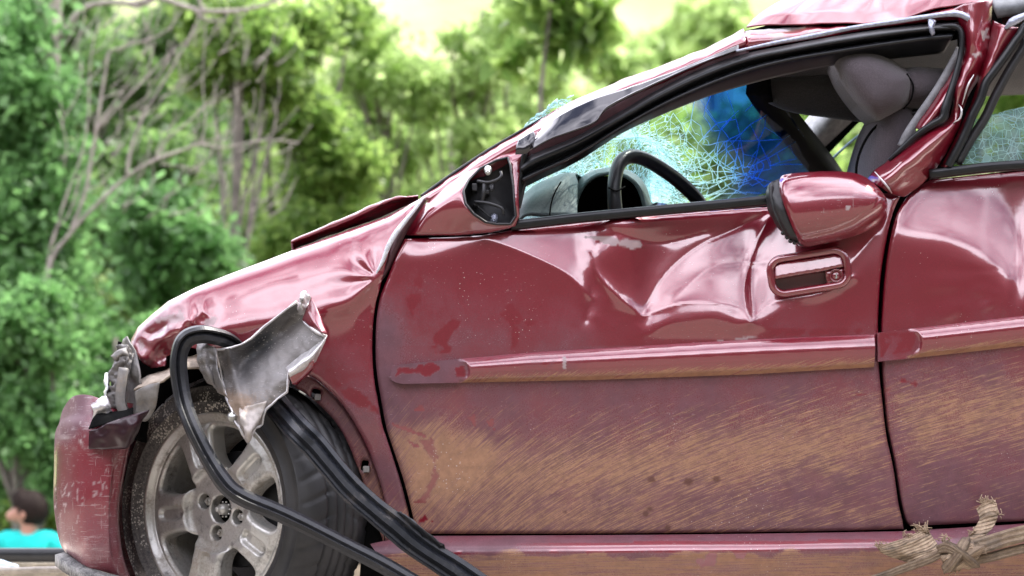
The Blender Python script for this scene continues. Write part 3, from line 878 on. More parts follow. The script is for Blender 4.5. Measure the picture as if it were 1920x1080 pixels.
be = [('pelvis', 'waist'), ('waist', 'chest'), ('chest', 'neckbase'), ('neckbase', 'neck'), ('neck', 'skull'), ('skull', 'crown'), ('skull', 'face'), ('face', 'jaw'), ('face', 'nose'), ('face', 'brow')]
for s_ in (-1, 1):
    q = 'lr'[s_ > 0]
    bp.update({'sh' + q: (B(s_ * .175, 0, 1.385), .06), 'el' + q: (B(s_ * .235, -.01, 1.10), .04), 'wr' + q: (B(s_ * .24, .05, .86), .028), 'palm' + q: (B(s_ * .24, .06, .79), (.02, .036)),
               'hip' + q: (B(s_ * .09, 0, .86), .095), 'kn' + q: (B(s_ * .10, .01, .49), .058), 'an' + q: (B(s_ * .11, -.01, .09), .04), 'toe' + q: (B(s_ * .12, .15, .035), .03)})
    be += [('chest', 'sh' + q), ('sh' + q, 'el' + q), ('el' + q, 'wr' + q), ('wr' + q, 'palm' + q), ('pelvis', 'hip' + q), ('hip' + q, 'kn' + q), ('kn' + q, 'an' + q), ('an' + q, 'toe' + q)]
    for i in range(4):
        n_ = 'f%s%d' % (q, i)
        bp[n_] = (B(s_ * .24, .03 + i * .02, .71 + abs(i - 1.5) * .008), .008); be.append(('palm' + q, n_))
    bp['t' + q] = (B(s_ * .225, .105, .76), .009); be.append(('palm' + q, 't' + q))
skin_body('body', bp, be, M['skin'], man)
skin_body('shirt', {'waist': (B(0, 0, 1.10), (.165, .12)), 'hem': (B(0, 0, .90), (.165, .125)), 'chest': (B(0, 0, 1.29), (.185, .125)), 'top': (B(0, 0, 1.455), (.075, .065)), 'sl': (B(-.185, 0, 1.37), .075), 'sr': (B(.185, 0, 1.37), .075), 'tl': (B(-.09, 0, 1.412), .075), 'tr': (B(.09, 0, 1.412), .075), 'al': (B(-.222, -.005, 1.2), .068), 'ar': (B(.222, -.005, 1.2), .068)},
          [('waist', 'hem'), ('waist', 'chest'), ('chest', 'top'), ('top', 'tl'), ('top', 'tr'), ('tl', 'sl'), ('tr', 'sr'), ('sl', 'al'), ('sr', 'ar')], M['shirt'], man)
skin_body('trousers', {'p': (B(0, 0, .93), (.155, .12)), 'hl': (B(-.09, 0, .84), .105), 'hr': (B(.09, 0, .84), .105), 'kl': (B(-.10, .01, .49), .078), 'kr': (B(.10, .01, .49), .078), 'al': (B(-.11, -.01, .1), .065), 'ar': (B(.11, -.01, .1), .065)},
          [('p', 'hl'), ('p', 'hr'), ('hl', 'kl'), ('hr', 'kr'), ('kl', 'al'), ('kr', 'ar')], M['trousers'], man)
hv, hf = [], []
nl, nm_ = 28, 18
for j in range(nm_):
    for i in range(nl):
        a, b = 2 * math.pi * i / nl, math.pi * j / (nm_ - 1)
        d = Vector((math.cos(a) * math.sin(b), math.sin(a) * math.sin(b), math.cos(b)))
        rr_ = 1 + .05 * math.sin(9 * a + 4 * b) * math.sin(b)
        p = Vector((.016 + d.x * .098 * rr_, d.y * .094 * rr_, 1.588 + d.z * .104))
        if d.x < -.35 and d.z > .3: p.z += .022; p.x -= .014           # brushed-up front
        hv.append(B(p.x, p.y, p.z))
for j in range(nm_ - 1):
    for i in range(nl):
        q = (j * nl + i, j * nl + (i + 1) % nl, (j + 1) * nl + (i + 1) % nl, (j + 1) * nl + i)
        c = sum((Vector(hv[k]) for k in q), Vector()) / 4 - Vector(B(0, 0, 0))
        if c.x < -.045 and c.z < 1.60: continue
        if c.x < -.014 and c.z < 1.565: continue
        if c.z < 1.505: continue
        hf.append(q)
mesh_obj('hair', np.array(hv), hf, M['hair'], man)
g = Geo()
ev = [Vector((-.012, s_ * .083, 1.557)) for s_ in (-1, 1)]
for e in ev:
    vv = []; ff = []
    for j in range(7):
        for i in range(10):
            a, b = 2 * math.pi * i / 10, math.pi * j / 6
            vv.append(B(e.x + .014 * math.cos(a) * math.sin(b), e.y + .009 * math.sin(a) * math.sin(b), e.z + .026 * math.cos(b)))
    for j in range(6):
        for i in range(10): ff.append((j * 10 + i, j * 10 + (i + 1) % 10, (j + 1) * 10 + (i + 1) % 10, (j + 1) * 10 + i))
    g2 = Geo(); g2.add(vv, ff); g2.make('ear', M['skin'], man)

# ------------------------------------------------------------------ the wrecked car
car = root('wrecked_car', 'crumpled maroon car with crazed windscreen, mud streaked doors and torn front wing', 'car', (0.3, 0.8, ZB))

# pressed-metal relief: an upward lean of the sheet mirrors the sky, an upright sheet the added unseen hill
TH_U = np.arange(0, 2600.0)
TH = np.radians(np.interp(TH_U, [0, 740, 900, 1100, 1400, 1900, 2500], [55, 52, 42, 29, 20, 16, 14]))
TH_I = np.cumsum(np.tan(TH))
def streak(u, v): return np.stack([u, v + np.interp(u, TH_U, TH_I), 0 * u], -1)

class Relief:
    """Depth map integrated from an upward-lean map."""
    def __init__(self, u0, u1, v0, v1, vref, lean, step=2.0, cap=.075):
        self.us = np.arange(u0, u1, step); self.vs = np.arange(v0, v1, step)
        Ug, Vg = np.meshgrid(self.us, self.vs)
        s = lean(Ug, Vg)
        # integrate upward from vref: going up (v falls) a positive lean recedes (+y)
        c = np.cumsum(s, axis=0) * step * (D / F)
        ir = int((vref - v0) / step)
        self.y = -(c - c[ir:ir + 1])
        Kw = np.hanning(75); Kw /= Kw.sum()
        wide = np.apply_along_axis(lambda a: np.convolve(np.pad(a, 37, 'edge'), Kw, 'valid'), 1, self.y)
        tv = ramp(self.vs, vref - 40, vref - 150)[:, None] * .85
        self.y = self.y * (1 - tv) + wide * tv
        k = np.ones(7) / 7
        self.y = np.where(self.y > 0, cap * np.tanh(np.maximum(self.y, 0) / cap), self.y)
        for _ in range(2):
            self.y = np.apply_along_axis(lambda a: np.convolve(np.pad(a, 3, 'edge'), k, 'valid'), 1, self.y)
    def __call__(self, u, v):
        fu = np.clip((u - self.us[0]) / (self.us[1] - self.us[0]), 0, len(self.us) - 1.001)
        fv = np.clip((v - self.vs[0]) / (self.vs[1] - self.vs[0]), 0, len(self.vs) - 1.001)
        i, j = fu.astype(int), fv.astype(int); a, b = fu - i, fv - j
        y = self.y
        return (y[j, i] * (1 - a) + y[j, i + 1] * a) * (1 - b) + (y[j + 1, i] * (1 - a) + y[j + 1, i + 1] * a) * b

FD = [(759, 448), (745, 475), (729, 515), (717, 545), (711, 566), (706, 600), (704.5, 637), (705, 680), (709, 717), (713, 740), (723, 795), (731, 823), (755, 894), (769, 946), (778, 981), (790, 999), (798, 1001)]
FD_bot = [(1000, 1001), (1200, 1000), (1400, 998), (1600, 995), (1694, 992)]
FD_rear = [(1692, 975), (1684, 941), (1675, 878), (1664, 828), (1659, 797), (1654, 750), (1648, 690), (1646, 618), (1648, 560), (1652, 511), (1661, 455), (1674, 400), (1688, 368)]
FD_top = [(1664, 362), (1560, 372), (1441, 388), (1250, 402), (1100, 417), (960, 432), (900, 442), (850, 445)]
front_poly = curve_px(FD) + FD_bot + curve_px(FD_rear) + FD_top

def rrect(cx, cy, w, h, r, rot, n=6):
    out = []
    for sx, sy, a0 in ((1, -1, -90), (1, 1, 0), (-1, 1, 90), (-1, -1, 180)):
        for i in range(n + 1):
            a = math.radians(a0 + 90 * i / n)
            out.append((sx * (w / 2 - r) + r * math.cos(a), sy * (h / 2 - r) + r * math.sin(a)))
    c, s = math.cos(math.radians(rot)), math.sin(math.radians(rot))
    return [(cx + x * c - y * s, cy + x * s + y * c) for x, y in out]
HC, HR = (1517, 510), -9.0
handle_hole = rrect(*HC, 134, 56, 19, HR)

def front_lean(u, v):
    w = fbm(u, v * 1.3, 190, 41, 3)
    s = np.interp(v, [380, 440, 520, 650, 720, 900, 1000], [0.10, 0.07, 0.03, -0.02, -0.03, -0.09, -0.22]) + 0.05 * w * ramp(v, 660, 600)
    A = lambda poly, k, b: k * soft(u, v, poly, b)
    s = s + A([(1202, 612), (1196, 580), (1200, 540), (1225, 500), (1260, 462), (1310, 432), (1400, 408), (1475, 404), (1475, 540), (1448, 575), (1412, 608), (1340, 588), (1262, 597), (1222, 618)], .34, 20)
    s = s + A([(1252, 560), (1300, 505), (1390, 480), (1430, 520), (1400, 560), (1320, 556)], .14, 34)
    s = s - A([(1125, 540), (1118, 500), (1128, 462), (1170, 430), (1290, 416), (1255, 450), (1215, 495), (1190, 545), (1150, 565)], .12, 14)
    s = s + A([(750, 449), (768, 487), (800, 480), (850, 462), (905, 447), (850, 441)], .30, 12)
    s = s + A([(905, 444), (1000, 437), (1130, 428), (1140, 470), (1112, 500), (1096, 540), (1082, 535), (1072, 512), (1010, 487)], .24, 22)
    s = s + A([(960, 434), (1250, 404), (1440, 390), (1440, 404), (1250, 419), (960, 447)], .22, 8)
    s = s - A([(1130, 425), (1280, 410), (1400, 398), (1330, 414), (1230, 432), (1150, 448)], .16, 12)
    s = s + A([(1440, 388), (1664, 365), (1660, 410), (1615, 450), (1590, 480), (1445, 480)], .26, 20)
    s = s + A([(1402, 605), (1392, 520), (1404, 430), (1440, 440), (1432, 520), (1416, 590)], .10, 16)
    s = s + A([(1405, 618), (1440, 570), (1520, 556), (1470, 575), (1425, 600)], .28, 10)
    s = s + A([(1100, 600), (1112, 540), (1122, 500), (1130, 540), (1118, 590)], .26, 9)
    s = s + A([(1590, 500), (1640, 440), (1652, 450), (1610, 500)], .18, 12)
    s = s - A([(1210, 632), (1240, 606), (1330, 598), (1405, 612), (1405, 634)], .16, 10)
    s = s + A([(1380, 420), (1610, 398), (1600, 480), (1450, 560), (1385, 592)], .15, 26)
    # fine pleats fanning out of the two deepest pinches
    for cu, cv, R0, n_, ph in ((1202, 590, 240, 7, .4), (1408, 606, 190, 7, 1.1), (1112, 585, 130, 5, .2)):
        a = np.arctan2(v - cv, u - cu); r = np.hypot(u - cu, v - cv)
        s = s + .085 * (1.4 * np.abs(np.sin(a * n_ * .5 + ph)) ** .6 - .95) * np.exp(-r / (R0 * .5)) * ramp(r, 0, 18) * ramp(v, 650, 600)
    return s
front_base = Relief(690, 1710, 350, 1020, 655, front_lean)
CREASES = [([(1112, 470), (1118, 510), (1150, 548), (1203, 592)], -.005, 13), ([(1203, 592), (1245, 520), (1300, 468), (1370, 432), (1436, 402)], .0045, 15), ([(1203, 592), (1290, 566), (1380, 574), (1407, 606)], -.003, 9),
           ([(1407, 606), (1396, 540), (1412, 470), (1440, 410)], -.005, 11), ([(1407, 606), (1450, 566), (1540, 552), (1600, 520)], -.004, 10), ([(1100, 600), (1112, 540), (1112, 470), (1150, 440)], .004, 10),
           ([(905, 445), (980, 472), (1060, 512), (1112, 560)], -.0035, 14), ([(1260, 560), (1340, 500), (1440, 490)], -.0025, 16), ([(1590, 500), (1640, 440)], -.003, 9), ([(1130, 425), (1230, 455), (1330, 436)], .003, 10)]
def front_relief(u, v):
    y = front_base(u, v)
    for ln, k, w in CREASES:
        pts = curve_px(ln, 12)
        y = y + k * np.exp(-seg_dist(u, v, pts, False) / w) * ramp(v, 640, 600)
    return y

def smear(u, v, polys, seed, blur=5):
    m = 0 * u
    for p in polys: m = np.maximum(m, soft(u, v, p, blur))
    n = fbm(u + v * .5, v, 16, seed, 3) * .9 + .62
    return ramp(m * n, .38, .52)

def front_attr(u, v):
    dust = np.interp(v, [380, 470, 560, 640, 700, 760, 960, 1000], [-.08, .06, .27, .48, .62, .66, .85, .9]) * np.where(v < 650, np.interp(u, [700, 1050, 1200, 1650], [1.15, 1, .55, .8]), 1)
    dust = dust + .35 * ramp(u, 770, 715) * ramp(v, 520, 620)
    m = 1.12 * soft(u, v, [(735, 815), (830, 795), (900, 820), (960, 850), (900, 930), (800, 950), (772, 945), (755, 890)], 70)
    m = np.maximum(m, .74 * soft(u, v, [(740, 830), (1000, 812), (1300, 785), (1660, 735), (1680, 880), (1400, 935), (1100, 965), (790, 970)], 110))
    m = np.maximum(m, (.08 + .22 * ramp(v, 700, 800)) * ramp(v, 690, 730) * ramp(v, 1000, 950) + 0 * u)
    m = np.maximum(m, .36 * ramp(v, 710, 760) * ramp(u, 1150, 1500) * ramp(v, 960, 900))
    m = m + .30 * ramp(v, 925, 985)
    wipe = smear(u, v, [[(800, 640), (850, 595), (868, 600), (840, 640), (850, 660), (815, 665)], [(760, 560), (790, 500), (796, 560), (775, 600)],
                        [(935, 590), (955, 560), (985, 600), (1012, 600), (1000, 612), (975, 610), (970, 650), (958, 655), (960, 615)], [(1005, 595), (1040, 600), (1020, 608)], [(775, 770), (790, 756), (798, 772)],
                        [(730, 790), (810, 818), (812, 828), (738, 800)], [(760, 824), (790, 836), (780, 842)], [(870, 780), (895, 775), (892, 800)], [(910, 790), (925, 780), (930, 815)], [(1605, 738), (1632, 735), (1632, 741), (1606, 742)],
                        [(780, 985), (795, 965), (806, 975), (830, 975), (810, 980), (800, 975)], [(1180, 640), (1210, 600), (1400, 615), (1640, 615), (1640, 625), (1300, 638)]], 61)
    d = np.abs(np.hypot((u - 742) / 1.0, (v - 880) * .95) - 74)
    wipe = np.maximum(wipe, ramp(d + fbm(u, v, 14, 8, 3) * 12, 9, 4) * (u > 770) * (v > 826) * (v < 945) * .8)
    scrape = smear(u, v, [[(1085, 443), (1130, 440), (1200, 452), (1212, 462), (1180, 468), (1140, 458)], [(1340, 640), (1440, 625), (1436, 634), (1350, 642)]], 67, 4) * .8
    rust = 0 * u
    for a, b, r in ((1222, 899, 7), (1290, 903, 8), (1343, 898, 6), (1210, 963, 6), (1124, 938, 3), (1218, 954, 4), (1252, 990, 5), (1235, 986, 3), (1060, 960, 3)): rust = np.maximum(rust, ramp(np.hypot((u - a) / 1.25, v - b) + fbm(u, v, 9, 4, 2) * 4, r + 1, r - 2) * .85)
    return {'dust': dust, 'mud': m, 'wipe': wipe, 'scrape': scrape, 'rust': rust, 'streak': streak(u, v)}

front_door = panel('front_door', front_poly, front_relief, M['paint'], car, step=4.0, roll=7, lip=.03, attr=front_attr, holes=[handle_hole])
RD_top = [(1700, 370), (1722, 350), (1745, 337), (1800, 331), (1920, 321), (2050, 305), (2300, 270)]
RD_front = [(1708, 986), (1700, 975), (1691, 941), (1681, 878), (1671, 828), (1665, 797), (1660, 750), (1655, 690), (1653, 618), (1656, 560), (1660, 511), (1668, 455), (1682, 400), (1700, 370)]
rear_poly = curve_px(RD_front)[:-1] + RD_top + [(2300, 600), (2290, 800), (2270, 960), (2100, 968), (1920, 977)]
def rear_lean(u, v):
    w = fbm(u, v, 150, 77, 3)
    s = np.interp(v, [300, 420, 520, 640, 720, 900, 1000], [0.08, 0.07, 0.0, -0.03, -0.03, -0.09, -0.22]) + 0.06 * w * ramp(v, 640, 580)
    A = lambda poly, k, b: k * soft(u, v, poly, b)
    s = s + A([(1690, 385), (1735, 345), (1800, 334), (2000, 310), (2000, 520), (1920, 540), (1890, 510), (1840, 480), (1780, 450), (1700, 440), (1676, 430)], .34, 26)
    s = s + A([(1890, 420), (1925, 480), (1925, 560), (1908, 575), (1898, 520)], .30, 12)
    for cu, cv, n_, R0 in ((1906, 560, 13, 170), (1900, 508, 17, 230)):
        a = np.arctan2(v - cv, u - cu); r = np.hypot(u - cu, v - cv)
        s = s + .09 * np.sin(a * n_) * np.exp(-r / (R0 * .55)) * ramp(r, 0, 15) * ramp(v, 640, 590)
    return s
rear_relief = Relief(1630, 2320, 240, 1020, 640, rear_lean)
def rear_attr(u, v):
    dust = np.interp(v, [300, 470, 560, 640, 700, 760, 960, 1000], [-.1, 0, .2, .4, .6, .62, .82, .9])
    m = np.maximum(.26 * ramp(v, 650, 720) * ramp(v, 1000, 950), .66 * soft(u, v, [(1650, 720), (2000, 670), (2000, 830), (1690, 880)], 90))
    wipe = smear(u, v, [[(1660, 705), (1672, 712), (1668, 750), (1660, 745)], [(1690, 710), (1722, 716), (1718, 726), (1686, 718)]], 5)
    return {'dust': dust, 'mud': m, 'wipe': wipe, 'scrape': 0 * u, 'streak': streak(u, v)}
rear_door = panel('rear_door', rear_poly, rear_relief, M['paint'], car, step=4.5, roll=7, lip=.03, attr=rear_attr)

# front wing: rolls over into the bonnet line
WING_SIL = [(236, 660), (246, 636), (258, 614), (284, 590), (315, 565), (367, 539), (430, 514), (500, 488), (560, 465), (640, 436), (727, 405), (780, 377), (794, 369)]
sil_u = [p[0] for p in WING_SIL]; sil_v = [p[1] for p in WING_SIL]
gap_u = [p[0] for p in FD]; 
WING_REAR = [(793, 370), (775, 392), (758, 415), (744, 440), (733, 462), (722, 500), (711, 545), (705, 566), (700, 600), (698, 637), (698.5, 680), (702, 717), (707, 745), (716, 795), (725, 823), (748, 894), (762, 946), (771, 981), (782, 1001)]
WING_ARCH = [(742, 1004), (726, 955), (713, 905), (700, 868), (686, 833), (664, 792), (641, 758), (615, 730), (590, 709), (572, 702)]
WING_LOW = [(540, 690), (500, 672), (460, 655), (425, 652), (380, 655), (345, 650), (334, 650), (328, 662), (312, 668), (309, 686), (298, 688), (284, 690), (270, 682), (262, 674), (252, 660), (245, 648)]
wing_poly = WING_SIL[1:] + curve_px(WING_REAR)[1:] + curve_px(WING_ARCH) + WING_LOW
def wing_y(u, v):
    sv = np.interp(u, sil_u, sil_v)
    Rr = np.interp(u, [240, 330, 450, 560, 660, 760], [55, 72, 95, 118, 118, 70])
    t = np.clip((v - sv) / Rr, 0, 1)
    y = (Rr * D / F) * .85 * (1 - np.sqrt(np.maximum(1 - (1 - t) ** 2, 0))) 
    # pull in at the rear edge and nose
    y = y + .10 * ramp(u, 360, 240) + .012 * ramp(u, 640, 800) * ramp(v, 560, 420)
    y = y - .012 * np.exp(-((v - sv - Rr * 1.1) / 26) ** 2) * ramp(u, 330, 420)
    # creases by the torn rear edge and over the crushed nose
    a = np.arctan2(v - 520, u - 705); r = np.hypot(u - 705, v - 520)
    y = y + .0045 * np.sin(a * 7 + .6) * np.exp(-r / 75) * ramp(r, 0, 20)
    cr = ramp(u, 430, 330) * ramp(v - sv, 10, 40)
    y = y + cr * (.020 * np.abs(fbm(u * 1.2, v, 55, 12, 3)) * 2 + .016 * np.sin((u * .8 + v) / 13) * ramp(v - sv, 30, 70))
    y = y + .006 * fbm(u, v, 120, 15, 3)
    # the lower wing tucks in towards the arch
    y = y + .03 * ramp(v, 760, 1000) * ramp(u, 600, 690)
    return y
def wing_attr(u, v):
    sv = np.interp(u, sil_u, sil_v)
    dust = np.interp(v, [400, 560, 640, 720, 800, 900, 1000], [.02, .12, .22, .45, .62, .75, .85]) + .2 * ramp(v - sv, 60, 0)
    m = .30 * ramp(v, 830, 920) + .35 * ramp(v, 930, 990)
    wipe = smear(u, v, [[(612, 700), (640, 715), (700, 750), (714, 778), (690, 772), (640, 745)], [(590, 680), (630, 690), (640, 705), (600, 695)], [(655, 640), (668, 600), (672, 606), (662, 650)]], 23, 7)
    scrape = smear(u, v, [[(290, 600), (340, 580), (350, 600), (300, 612)], [(255, 640), (262, 632), (275, 650), (265, 665)], [(380, 595), (410, 592), (400, 612), (385, 612)]], 24, 5) * .7
    return {'dust': dust, 'mud': m, 'wipe': wipe, 'scrape': scrape, 'streak': streak(u, v)}
wing = panel('front_wing', wing_poly, wing_y, M['paint'], car, step=4.5, roll=5, lip=.02, attr=wing_attr)

# wheel arch flange with its empty clip holes
def flange_attr(u, v): return {'dust': .75 + 0 * u, 'mud': .25 + .3 * ramp(v, 800, 950), 'wipe': smear(u, v, [[(610, 752), (625, 765), (640, 790), (625, 780)], [(650, 830), (656, 850), (660, 870), (650, 850)]], 3), 'scrape': 0 * u, 'streak': streak(u, v)}
ARCH_IN = [(720, 1020), (708, 985), (693, 940), (680, 900), (668, 870), (650, 826), (628, 790), (604, 764), (578, 742), (553, 726)]
arch_poly = curve_px(WING_ARCH)[:-1] + [(566, 704), (553, 712)] + curve_px(ARCH_IN)[::-1]
holes = [rrect(592, 739, 17, 19, 4, 15), rrect(684, 873, 13, 20, 4, 10)]
fl = panel('arch_flange', arch_poly, lambda u, v: .022 + .03 * ramp(v, 760, 1000), M['paint'], wing, step=4, roll=5, lip=.012, attr=flange_attr, holes=holes)
for (u, v) in ((596, 744), (687, 879)):
    g = Geo(); c = P(u, v, .03); g.box((c.x - .007, .018, c.z - .008), (c.x + .007, .05, c.z + .006))
    bev(g.make('clip', M['plate'], wing, smooth=False), .002)
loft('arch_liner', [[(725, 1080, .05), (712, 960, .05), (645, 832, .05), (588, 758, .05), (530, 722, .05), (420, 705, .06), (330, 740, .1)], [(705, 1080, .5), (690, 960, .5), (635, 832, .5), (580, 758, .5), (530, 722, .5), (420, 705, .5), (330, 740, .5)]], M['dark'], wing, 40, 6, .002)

# torn bright rear edge of the wing
EDGE = [(795, 369, -.004), (778, 392, -.012), (760, 414, -.018), (742, 437, -.02), (728, 462, -.018), (718, 488, -.012), (705, 514, -.004), (694, 530, .0)]
sweep('torn_edge', EDGE, circ(.009, 7, .55), M['primer'], wing, scale=[.5, .8, 1, 1.2, 1.1, .9, .5, .15], n=40)
sweep('edge_fold', [(798, 372, .012), (772, 408, .012), (752, 440, .014), (737, 474, .016), (722, 510, .012), (700, 548, .004)], circ(.012, 7, .6), M['inner'], wing, scale=[.6, 1, 1.2, 1.2, .8, .2], n=40)

# bonnet, buckled up above the wing
bon = loft('bonnet', [[(548, 468, .20), (600, 446, .19), (660, 424, .18), (720, 404, .17), (752, 388, .17), (786, 374, .18)],
                      [(546, 460, .175), (600, 438, .165), (660, 415, .155), (715, 390, .15), (745, 377, .15), (784, 371, .16)],
                      [(546, 452, .19), (600, 430, .18), (658, 405, .17), (712, 381, .165), (745, 371, .165), (784, 368, .18)],
                      [(546, 462, .5), (600, 441, .5), (658, 418, .5), (712, 395, .5), (745, 386, .5), (784, 384, .5)],
                      [(546, 520, 1.4), (600, 500, 1.4), (658, 478, 1.4), (712, 456, 1.4), (745, 446, 1.4), (784, 440, 1.4)]], M['paint'], car, 50, 26, .004, .004, .06,
           attr=lambda u, v: {'dust': .25 + 0 * u, 'mud': 0 * u, 'wipe': 0 * u, 'scrape': 0 * u, 'streak': streak(u, v)})
sweep('bonnet_edge', [(548, 452, .185), (600, 429.5, .175), (658, 404.5, .165), (712, 380.5, .16), (745, 370.5, .16)], circ(.003, 6), M['bare'], bon, n=60)
front_bon = loft('nose_panel', [[(250, 640, .14), (300, 590, .12), (370, 545, .11), (450, 515, .12), (560, 470, .2)], [(270, 640, .5), (300, 610, .5), (370, 570, .5), (450, 540, .5), (560, 490, .5)], [(300, 690, 1.3), (310, 660, 1.35), (370, 640, 1.4), (450, 610, 1.4), (560, 570, 1.4)]], M['paint'], car, 30, 12, .003,
     attr=lambda u, v: {'dust': .2 + 0 * u, 'mud': 0 * u, 'wipe': 0 * u, 'scrape': 0 * u, 'streak': streak(u, v)})

# rocker panel
rock_poly = [(694, 1020), (740, 1010), (800, 1005), (1000, 1004), (1200, 1003), (1400, 1001), (1600, 998), (1700, 996), (1920, 982), (2250, 966), (2250, 1080), (1900, 1100), (1400, 1110), (900, 1110), (760, 1100), (715, 1050)]
def rock_y(u, v):
    t = v - np.interp(u, [690, 800, 1400, 1700, 1920, 2250], [1012, 1005, 1001, 996, 982, 966])
    return np.interp(t, [0, 6, 14, 22, 30, 36, 50, 110], [.030, .016, .004, -.006, -.0105, -.010, .0, .045]) + .004 * fbm(u, v, 140, 3, 2)
def rock_attr(u, v):
    t = v - np.interp(u, [690, 800, 1400, 1700, 1920, 2250], [1012, 1005, 1001, 996, 982, 966])
    n = fbm(u, v, 40, 88, 4)
    mud = (.74 + .25 * fbm(u, v * 4, 110, 89, 3)) * ramp(t + n * 18, 28, 42)
    dust = np.where(t < 14, .75, np.where(t < 30, np.interp(u, [700, 950, 1100, 1600, 1750], [.95, .7, .22, .32, .7]), .6))
    wipe = smear(u, v, [[(1300, 1032), (1350, 1034), (1340, 1060), (1315, 1064), (1298, 1050)], [(1030, 1028), (1060, 1030), (1050, 1038), (1030, 1036)], [(1370, 1030), (1400, 1034), (1395, 1050), (1380, 1046)], [(850, 1034), (866, 1034), (864, 1040), (852, 1039)], [(1100, 1028), (1470, 1022), (1460, 1032), (1100, 1038)]], 9, 5)
    return {'dust': dust, 'mud': mud, 'wipe': wipe, 'scrape': 0 * u, 'streak': np.stack([u * .5, v + u * .02, 0 * u], -1)}
rocker = panel('rocker_panel', rock_poly, rock_y, M['paint'], car, step=4, roll=0, lip=.05, attr=rock_attr)

# side trim strips
def strip(name, top, bot, poly, scoop, parent, base):
    tu, tv = [p[0] for p in top], [p[1] for p in top]; bu, bv = [p[0] for p in bot], [p[1] for p in bot]
    def tt(u, v): a = np.interp(u, tu, tv); b = np.interp(u, bu, bv); return np.clip((v - a) / (b - a), 0, 1)
    def yf(u, v):
        t = tt(u, v)
        h = .020 * np.interp(t, [0, .04, .14, .26, .38, .6, .85, 1], [.02, .30, .62, .9, 1, .95, .72, .1])
        s = scoop(u, v)
        return base - h * (1 - s) - .008 * s
    def at(u, v):
        t = tt(u, v); s = scoop(u, v)
        n = fbm(u, v, 90, 55, 3)
        mud = (ramp(t, .52, 1.0) * .95 + .18 * n * (t > .4)) * (1 - s * .9) * np.interp(u, [740, 880, 1000, 2000], [.6, .8, .95, .95])
        w = smear(u, v, [[(1000, 672), (1060, 668), (1058, 692), (1030, 696)], [(895, 700), (910, 696), (905, 706)], [(745, 690), (800, 680), (830, 684), (812, 712), (775, 700), (740, 708)], [(850, 690), (872, 684), (872, 706), (856, 706)]], 3) if name and parent is front_door else smear(u, v, [[(1648, 624), (1722, 622), (1710, 660), (1650, 672)]], 5)
        return {'dust': np.interp(u, [730, 900, 1300, 2000], [.72, .45, .18, .2]) + .25 * s, 'mud': mud, 'wipe': w, 'scrape': .9 * ((np.abs(u - 1058) < 3) & (v < 692) & (v > 668)) , 'streak': streak(u, v)}
    return panel(name, poly, yf, M['paint'], parent, step=3.2, roll=0, lip=.022, attr=at)
T1 = [(728, 690), (751, 683), (838, 675), (996, 661), (1200, 649), (1400, 637), (1640, 627)]
B1 = [(728, 714), (755, 720), (877, 717), (1115, 712), (1400, 702), (1640, 689)]
strip('trim_strip', T1, B1, [(731, 705), (733, 696), (740, 688), (751, 683), (838, 675), (996, 661), (1200, 649), (1400, 637), (1639, 627), (1641, 655), (1639, 688), (1400, 702), (1115, 712), (877, 717), (755, 720), (741, 717), (734, 712)],
      lambda u, v: np.maximum(ramp(u, 868, 858), ramp(np.hypot((u - 858) / 22, (v - 696) / 22), 1.05, .9)), front_door, -.004)
T2 = [(1640, 624), (1920, 592), (2280, 552)]; B2 = [(1640, 679), (1920, 648), (2280, 605)]
strip('trim_strip', T2, B2, [(1645, 624), (1780, 608), (1920, 592), (2270, 553), (2270, 606), (1920, 648), (1780, 664), (1646, 678)],
      lambda u, v: np.maximum(ramp(u, 1706, 1700), ramp(np.hypot((u - 1702) / 26, (v - 642) / 27), 1.05, .9)), rear_door, -.004)

# inner door structure and body core, near-black to paint shade behind the gaps
g = Geo()
def prism(g, poly, y0, y1):
    a = [P(u, v, y0) for u, v in poly]; b = [Vector((p.x, y1, p.z)) for p in a]
    n = len(a); g.add(a + b, [tuple(range(n)), tuple(reversed(range(n, 2 * n)))] + [(i, i + n, (i + 1) % n + n, (i + 1) % n) for i in range(n)])
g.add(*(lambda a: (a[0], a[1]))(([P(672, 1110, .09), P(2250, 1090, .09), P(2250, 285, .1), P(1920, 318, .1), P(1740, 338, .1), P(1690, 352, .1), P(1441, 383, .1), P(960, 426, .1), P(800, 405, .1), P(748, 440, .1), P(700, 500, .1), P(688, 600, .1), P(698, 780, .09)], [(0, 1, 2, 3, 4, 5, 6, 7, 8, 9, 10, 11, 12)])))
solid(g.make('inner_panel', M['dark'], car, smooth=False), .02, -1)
g = Geo(); g.box((-.28, .1, ZB + .14), (1.75, 1.58, ZB + .2)); g.box((-.28, .1, ZB + .2), (-.22, 1.58, 2.12)); g.box((1.7, .1, ZB + .2), (1.75, 1.58, 2.2))
g.make('floor_pan', M['dark'], car, smooth=False)
g = Geo(); g.box((-.28, 1.56, ZB + .2), (1.75, 1.62, 2.16)); bev(g.make('far_door', M['paint'], car, smooth=False), .02)
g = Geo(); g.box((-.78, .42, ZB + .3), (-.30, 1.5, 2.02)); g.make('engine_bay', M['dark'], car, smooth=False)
g = Geo()
for x, s_ in ((-.66, 1), (1.95, 1)): 
    g2 = Geo(); g2.lathe([(.1, -.09), (.2, -.1), (.275, -.09), (.295, -.06), (.295, .06), (.275, .09), (.2, .1), (.1, .09)], Matrix.Translation((x, 1.45, ZB + .295)), 36); g2.make('tyre', M['tyre'], car)
g2 = Geo(); g2.lathe([(.1, -.09), (.2, -.1), (.275, -.09), (.295, -.06), (.295, .06), (.275, .09), (.2, .1), (.1, .09)], Matrix.Translation((1.95, .16, ZB + .295)), 36); g2.make('tyre', M['tyre'], car)
